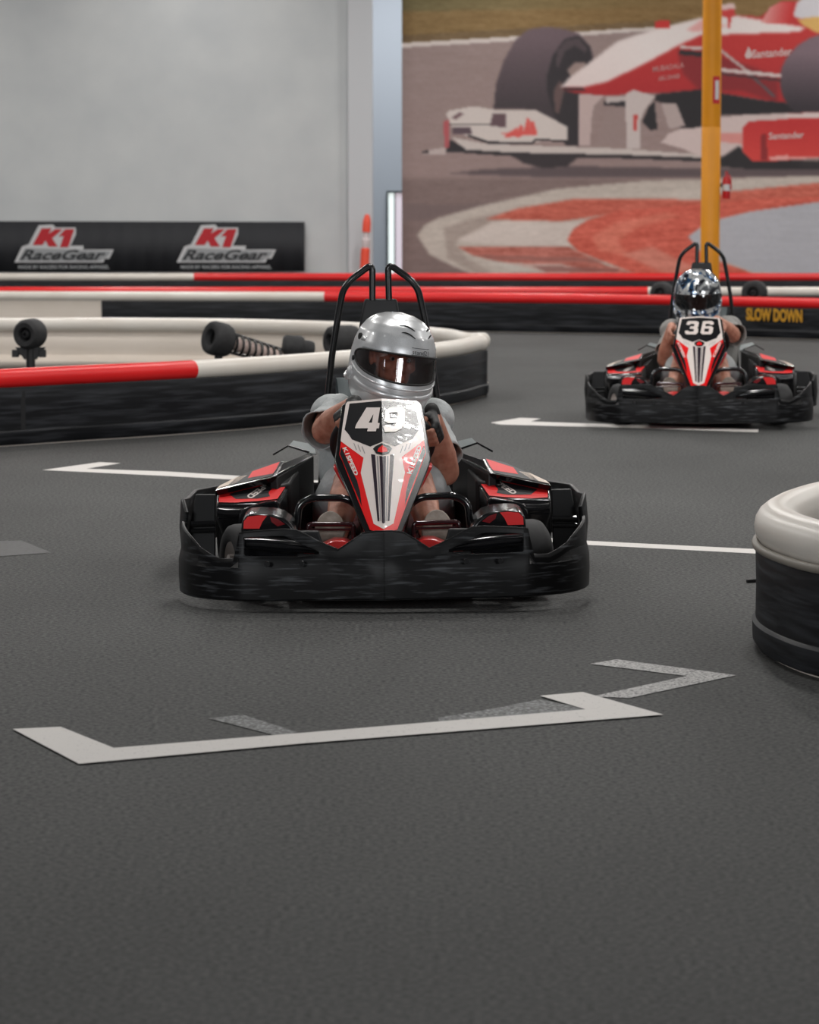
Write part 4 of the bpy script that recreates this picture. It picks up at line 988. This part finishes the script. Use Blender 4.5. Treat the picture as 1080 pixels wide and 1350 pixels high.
def build_helmet(root, shellm, kind, H):   # H: matrix placing the helmet in driver space
    h = bpy.data.objects.new('helmet', None); 
    NA, NZ_ = 120, 84; g = MB(); vs = []
    zs = [.158 - .314*(k/NZ_) for k in range(NZ_+1)]
    # crown rings packed tighter
    zs = sorted(set([.158*math.cos(x) for x in np.linspace(.06, PI/2, 34)] + list(np.linspace(0, -.156, 44))), reverse=True)
    for z in zs:
        for i in range(NA): vs.append(hs(2*PI*i/NA, z))
    n = len(zs); fs = []
    for j in range(n-1):
        for i in range(NA):
            a = (2*PI*(i+.5)/NA + PI) % (2*PI) - PI; z = (zs[j]+zs[j+1])/2
            if abs(a) < AV*.985:
                q = abs(a)/AV; zc = (zt_v(a)+zb_v(a))/2; hh = (zt_v(a)-zb_v(a))/2 * (1-q**9)**.5
                if abs(z-zc) < hh: continue
            fs.append((j*NA+i, (j+1)*NA+i, (j+1)*NA+(i+1)%NA, j*NA+(i+1)%NA))
    vs.append(V((0,-.003,.1585))); fs += [(len(vs)-1, i, (i+1)%NA) for i in range(NA)]
    g.add(vs, fs); sh = g.build('helmet', shellm, root, smooth=70, solid=.006, soff=-1)
    sh.matrix_local = H
    # visor
    g = MB(); vs = []; na = 48; nb = 12
    for j in range(nb+1):
        for i in range(na+1):
            a = AV*(-1+2*i/na)*.999; q = min(abs(a)/AV, .999); hh = (zt_v(a)-zb_v(a))/2*(1-q**9)**.5; zc = (zt_v(a)+zb_v(a))/2
            vs.append(hs(a, zc+hh*(1-2*j/nb), .0015))
    g.add(vs, [(j*(na+1)+i,(j+1)*(na+1)+i,(j+1)*(na+1)+i+1,j*(na+1)+i+1) for j in range(nb) for i in range(na)])
    g.build('visor', M_visor if kind == 0 else M_visor_d, sh, smooth=180)
    g = MB(); ring = []
    for t in np.linspace(0, 1, 60, endpoint=False):
        a = AV*math.sin(PI*(t-.5))
        q = min(abs(a)/AV, 1); hh = (zt_v(a)-zb_v(a))/2*max(0,(1-q**9))**.5; ring.append(hs(a, (zt_v(a)+zb_v(a))/2+hh, .0015))
    for t in np.linspace(0, 1, 60, endpoint=False):
        a = AV*math.sin(PI*(.5-t))
        q = min(abs(a)/AV, 1); hh = (zt_v(a)-zb_v(a))/2*max(0,(1-q**9))**.5; ring.append(hs(a, (zt_v(a)+zb_v(a))/2-hh, .0015))
    out = [ring[0]]
    for p in ring[1:]:
        if (p-out[-1]).length > .002: out.append(p)
    g.tube(out, .0034, 8, closed=True); g.build('visor_gasket', M_foam if kind == 0 else shellm, sh, smooth=60)
    # raised brow line + chin ridge
    g = MB(); g.tube([hs(a, -.083+.050*(a/AV)**2, .0015) for a in np.linspace(-1.55,1.55,40)], .0035, 8)
    g.build('shell_ridge', shellm, sh, smooth=60)
    g = MB(); g.tube([hs(a, -.112+.045*(a/AV)**2, .000) for a in np.linspace(-1.3,1.3,40)], .006, 8, flat=2.0); g.build('chin_ridge', shellm, sh, smooth=60)
    if kind == 0:
        g = MB()
        for a0_, a1_, z0_, z1_ in ((-.30,.20,.121,.110),(-.22,.18,.100,.086),(.66,.92,.112,.118),(.62,.90,.090,.102)):
            g.tube([hs(a0_+(a1_-a0_)*t, z0_+(z1_-z0_)*t**1.5+.004*math.sin(PI*t), .0006) for t in np.linspace(0,1,12)], [.0005+.0022*math.sin(PI*t)**.5 for t in np.linspace(0,1,12)], 6)
        g.build('air_slot', M_hole, sh)
        for s in (-1,1):
            g = MB(); p = hs(s*1.50,.062,.0); q = hs(s*1.50,.062,.02); g.lathe(p, (q-p), [(-.002,0),(-.002,.012),(.004,.011),(.004,0)], 18); g.build('visor_screw', M_hole, sh)
            g = MB(); p = hs(s*1.52,-.012,.0); q = hs(s*1.52,-.012,.02); g.lathe(p, (q-p), [(-.002,0),(-.002,.009),(.004,.008),(.004,0)], 18); g.build('visor_screw', M_hole, sh)
            g = MB(); g.add([hs(s*(1.36-.20*(k//2)/5), .058+(.010 if k%2 else -.006), .0016) for k in range(12)], [(2*i,2*i+1,2*i+3,2*i+2) for i in range(5)]); g.build('screw_tab', shellm, sh, solid=.002)
        g = MB(); p = hs(-1.62,-.062,.0); g.sphere(p, (.012,.022,.022), 14, 10); g.build('side_boss', shellm, sh)
        uv, fs_ = text_mesh('stand21', .0, 1.05); g = MB()
        g.add([hs(.10+.46*u, .037+.014*v, .0012) for u, v in uv], fs_)
        g.tube([hs(a, .057, .0005) for a in np.linspace(.08,.60,10)], .0008, 5); g.tube([hs(a, .0345, .0005) for a in np.linspace(.08,.60,10)], .0008, 5)
        g.build('helmet_lettering', M_hole, sh, smooth=0, fix=False)
        # flared rear skirt
        g = MB(); g.tube([hs(a, -.085-.02*math.cos(a), .004) for a in np.linspace(-1.75,-2.7,10)], .010, 10); g.tube([hs(a, -.085-.02*math.cos(a), .004) for a in np.linspace(1.75,2.7,10)], .010, 10); g.build('rear_skirt', shellm, sh, smooth=60)
    return sh

def hand_frame(Rm, t, elbow, flip):
    # rim point, rim tangent (index side), elbow
    x = V(t).normalized(); y = (V(Rm)-V(elbow)); y = (y - x*y.dot(x)).normalized(); z = x.cross(y)
    if flip: z = -z
    M = Matrix((x, y, z)).transposed(); O = V(Rm) - M @ V((0,.088,-.028))
    return M, O
def hand(body, glove, Rm, t, elbow, flip):
    M, O = hand_frame(Rm, t, elbow, flip); P = lambda x, y, z: O + M @ V((x,y,z))
    for x in (-.030,-.010,.010,.030):
        body.caps(P(x*.6,0,0), P(x,.080,.002), .015, .0125); glove.caps(P(x*.6,.01,0), P(x,.082,.002), .0185, .0155)
    body.caps(P(0,0,0), P(0,.05,0), .022, .020)
    for x, L in ((.031,.95),(.0105,1.05),(-.0105,1.0),(-.031,.82)):
        k, a, b_, c = P(x,.082,.002), P(x,.082+.034*L,-.018), P(x,.082+.026*L,-.044), P(x,.082+.004*L,-.052)
        body.chain([k,a,b_,c], [.0105,.0095,.0088,.0078]); glove.caps(k, k+(a-k)*.55, .0130, .0125)
    k, a, b_, c = P(.022,.018,-.004), P(.047,.045,-.022), P(.046,.074,-.040), P(.030,.092,-.052)
    body.chain([k,a,b_,c], [.015,.0125,.0105,.009]); glove.chain([k,a], [.017,.0145])
    return P(0,-.012,0)

def build_driver(name, label, K, mirror, helm, hloc, hrot, shirtm, gloves, hz=0):
    root = thing('person', label, 'person', (0,0,0), group=None)
    root.location = K.location; root.rotation_euler = K.rotation_euler
    mx_ = -1 if mirror else 1
    X = lambda p: V((p[0]*mx_, p[1], p[2]))
    C = V((0,.71,.505)); u = V((0,-.6,.8))
    def rim(t): return C + V((math.cos(t),0,0))*.172 + u*math.sin(t)*.155, V((-math.sin(t)*.172,0,0)) + u*math.cos(t)*.155
    shL, shR = V((-.185,1.17,.575)), V((.185,1.17,.555))
    elL, elR = V((-.203,.90,.540)), V((.222,.90,.385))
    rL, tL = rim(R(134)); rR, tR = rim(R(14))
    body = MB(); gl = MB(); gl2 = MB()
    n0 = len(body.v)
    # arms & hands ( index finger towards the top of the wheel )
    wL = hand(body, gl, rL, -tL if tL.z < 0 else tL, elL, True)
    wR = hand(body, gl2, rR, tR if tR.z > 0 else -tR, elR, False)
    for sh_, el, wr in ((shL, elL, wL), (shR, elR, wR)):
        d = (wr-el)
        body.chain([sh_, sh_+(el-sh_)*.5, el], [.055,.052,.050]); body.chain([el, el+d*.3, el+d*.75, wr], [.052,.054,.038,.029])
        (gl if el is elL else gl2).caps(wr - d.normalized()*.03, wr + d.normalized()*.02, .0315, .027)
    # trunk, neck, head
    body.chain([V((0,1.30,.20)), V((0,1.26,.34)), V((0,1.22,.50)), V((0,1.19,.58))], [.135,.13,.14,.10])
    body.chain([V((-.12,1.22,.52)), shL], [.09,.065]); body.chain([V((.12,1.22,.52)), shR], [.09,.065])
    hc = V(hloc); Hrot = Matrix.Rotation(hrot[2],3,'Z') @ Matrix.Rotation(hrot[0],3,'X') @ Matrix.Rotation(hrot[1],3,'Y')
    body.chain([V((0,1.18,.58)), hc + Hrot @ V((0,.03,-.09))], [.062,.058])
    hp = lambda x, y, z: hc + Hrot @ V((x,y,z))
    body.sphere(hp(0,.01,.035), (.078,.098,.098), rot=Hrot); body.sphere(hp(0,-.020,-.045), (.062,.078,.080), rot=Hrot)
    body.caps(hp(0,-.090,.005), hp(0,-.116,-.030), .010, .014)                      # nose
    body.sphere(hp(0,-.098,-.030), (.022,.014,.010)); 
    for s in (-1,1):
        body.sphere(hp(s*.013,-.104,-.033), (.008,.010,.007)); body.sphere(hp(s*.042,-.070,-.020), (.024,.022,.020))
        body.caps(hp(s*.015,-.092,.024), hp(s*.048,-.078,.024), .010, .008)        # brow
        body.sphere(hp(s*.080,.01,-.005), (.010,.020,.030))                         # ear
    body.caps(hp(-.020,-.092,-.060), hp(.020,-.092,-.060), .007, .007); body.caps(hp(-.015,-.090,-.072), hp(.015,-.090,-.072), .008, .008)
    body.sphere(hp(0,-.080,-.098), (.026,.022,.020))
    # legs
    for s in (-1,1):
        hip, kn, an, toe = V((s*.120,1.22,.20)), V((s*.118,.74,.372)), V((s*.172,.42,.185)), V((s*.186,.33,.235))
        body.chain([hip, (hip+kn)/2, kn], [.088,.078,.058]); body.chain([kn, kn+(an-kn)*.3, kn+(an-kn)*.7, an], [.056,.058,.044,.036]); body.caps(an, an+V((0,-.06,.03)), .036, .032)
    if mirror: body.v = [(-p[0],p[1],p[2]) for p in body.v]; gl.v = [(-p[0],p[1],p[2]) for p in gl.v]; gl2.v = [(-p[0],p[1],p[2]) for p in gl2.v]
    body.build('body', M_skin, root, remesh=.0052, smoothit=2)
    if gloves: gl.build('fingerless_glove', M_glove, root, remesh=.005); gl2.build('fingerless_glove', M_glove, root, remesh=.005)
    # eyes and eyebrows
    g = MB()
    for s in (-1,1): g.sphere(X(hp(s*.031,-.080,.008)), .0095, 14, 10)
    g.build('eyes', mat(name+'_eye_white', (.30,.24,.22), .3), root)
    g = MB()
    for s in (-1,1):
        g.sphere(X(hp(s*.031,-.0875,.008)), (.006,.004,.006), 12, 8)
        g.tube([X(hp(s*.012,-.103,.026)), X(hp(s*.032,-.097,.032)), X(hp(s*.054,-.083,.026))], .004, 6)
    g.build('eyebrows', M_hole, root)
    # shirt: trunk and open sleeves
    g = MB()
    g.chain([V((0,1.30,.22)), V((0,1.25,.36)), V((0,1.215,.50)), V((0,1.19,.575))], [.165,.155,.165,.112])
    g.chain([V((-.135,1.10,.36)), V((-.14,1.13,.50))], [.10,.10]); g.chain([V((.13,1.10,.36)), V((.13,1.15,.50))], [.10,.10])
    g.chain([V((-.11,1.20,.52)), shL+V((.0,0,.0))], [.11,.082]); g.chain([V((.11,1.20,.52)), shR], [.11,.082])
    g.v = [tuple(X(p)) for p in g.v]
    shirt = g.build('t_shirt', shirtm, root, remesh=.010, smoothit=2)
    def sleeve(a, b_, r0, r1, flare):
        g = MB(); t = (b_-a); n = 32; vs = []; K_ = 14; ax = t.normalized(); e1 = ax.orthogonal().normalized(); e2 = ax.cross(e1)
        for i in range(K_+1):
            f = i/K_; c = a + t*f; r_ = r0*(1-f)+r1*f
            for k in range(n):
                q = 2*PI*k/n; w = 1 + .045*math.sin(3*q+f*6)+.03*math.sin(7*q+f*11)+.02*math.sin(f*22+2*q)
                d = e1*math.cos(q)+e2*math.sin(q)
                out = flare*f**2.5*max(0, d.dot(V((-1 if a.x < 0 else 1,0,-.35)).normalized()))
                vs.append(X(c + d*(r_*w + out)))
        g.add(vs, [(i*n+k,(i+1)*n+k,(i+1)*n+(k+1)%n,i*n+(k+1)%n) for i in range(K_) for k in range(n)])
        g.build('sleeve', shirtm, shirt, solid=.004, smooth=70)
    sleeve(shL+V((.03,.02,.0)), shL+(elL-shL)*.84, .080, .066, .030)
    sleeve(shR+V((-.03,.02,.0)), shR+(elR-shR)*.72, .080, .066, .012)
    g = MB(); ring = [X(V((.0,1.17,.645)) + V((.075*math.cos(t), .062*math.sin(t), .018*math.sin(t)))) for t in np.linspace(0,2*PI,30,endpoint=False)]
    g.tube(ring, .016, 10, closed=True, flat=1.4); lab(g.build('collar', M_collar, shirt, smooth=60), 'beige collar under the helmet')
    # shorts
    g = MB()
    for s in (-1,1):
        hip, kn = V((s*.150,1.22,.21)), V((s*.128,.74,.372)); en = hip+(kn-hip)*.80
        g.chain([hip, (hip+en)/2, en], [.118,.112,.092])
    g.caps(V((-.08,1.28,.20)), V((.08,1.28,.20)), .14, .14); g.v = [tuple(X(p)) for p in g.v]
    g.build('shorts', M_shorts, root, remesh=.010, smoothit=2)
    # shoes, soles facing forward on the pedals
    for s in (-1,1):
        px0 = s*.182
        base = V((px0,.335,.252)); Rm = Matrix.Rotation(R(-14),3,'X')
        outl = []
        for t in np.linspace(0, 2*PI, 32, endpoint=False):
            xx = .053*math.cos(t)*(1.0 if math.sin(t) > 0 else .86); zz = .088*math.sin(t); xx *= (1+.10*math.sin(t)); outl.append((xx, zz))
        g = MB(); vs = [X(base + Rm @ V((x, -.004+.0*z, z-.035))) for x, z in outl]; v2 = [X(base + Rm @ V((x, .020, z-.035))) for x, z in outl]
        g.prism(vs, v2); 
        shu = MB(); shu.caps(X(base+Rm@V((0,.05,-.105))), X(base+Rm@V((0,.045,.015))), .040, .038); shu.caps(X(base+Rm@V((0,.05,-.10))), X(base+Rm@V((0,.10,-.085))), .042, .040)
        so = shu.build('shoe', M_shoe, root, remesh=.006)
        g.build('sole', M_sole, so, bevel=.004, smooth=40)
    H = Matrix.Translation(X(hc)) @ (Matrix.Rotation(hrot[2]*mx_,3,'Z') @ Matrix.Rotation(hrot[0],3,'X') @ Matrix.Rotation(hrot[1]*mx_,3,'Y')).to_4x4() @ Matrix.Scale(1.09, 4)
    build_helmet(root, helm, hz, H)
    return root
build_driver('driver', 'person in a plain silver full-face helmet and grey t-shirt driving the near kart', kart, False, M_silver, (.042,1.09,.782), (R(5), R(9), R(18)), M_shirt, True, 0)
build_driver('driver', 'person in a shiny blue and chrome helmet driving the distant kart', kart2, True, M_chrome, (.02,1.10,.785), (R(8), R(0), R(4)), M_shirt2, False, 1)

# ================================================================== light
def area(x, y, z, sx, sy, power, color=(1,1,1), rot=(0,0,0), spread=180):
    l = bpy.data.lights.new('ceiling_light', 'AREA'); l.shape = 'RECTANGLE'; l.size = sx; l.size_y = sy; l.energy = power; l.color = color; l.spread = R(spread)
    o = bpy.data.objects.new('ceiling_light', l); col.objects.link(o); o.location = (x,y,z); o.rotation_euler = rot; return o
for iy, y in enumerate((-5, 0.5, 5.5, 11.1, 15.5, 21, 27, 33, 38.5, 43)):
    for x in ((-9, -3.6, 1.2, 6.2, 11.5) if iy != 3 else (-8.6, -.9, 1.5, 7.2, 12)):
        if x == 1.5: area(1.62, 11.64, 6.0, .38, .68, LP*1.0, (1, .975, .945)); continue
        area(x + (.4 if iy % 2 else -.3), y, 6.0, .35, .9, LP*(.02,.02,.05,.80,1.05,1.15,1.15,1.2,1.4,.55)[iy], (1, .975, .945))
for wx, ww in FILL_WINS:
    a_ = area(wx, Y0+.05, 3.3, ww, 2.5, 210*ww, (.96,.98,1), (R(90),0,0)); a_.name = 'window_daylight'  # added fill lamps in the unseen windows, brightening faces turned to the camera
area(0, YW+3.5, 6.0, 3, 4, 300, (.88,.94,1))
w = bpy.data.worlds.new('world'); scene.world = w; w.use_nodes = True
w.node_tree.nodes['Background'].inputs[0].default_value = (.6,.65,.7,1); w.node_tree.nodes['Background'].inputs[1].default_value = .05
scene.view_settings.view_transform = 'Standard'; scene.view_settings.look = 'None'; scene.view_settings.gamma = 1
scene.view_settings.use_curve_mapping = False
scene.view_settings.exposure = EXPO
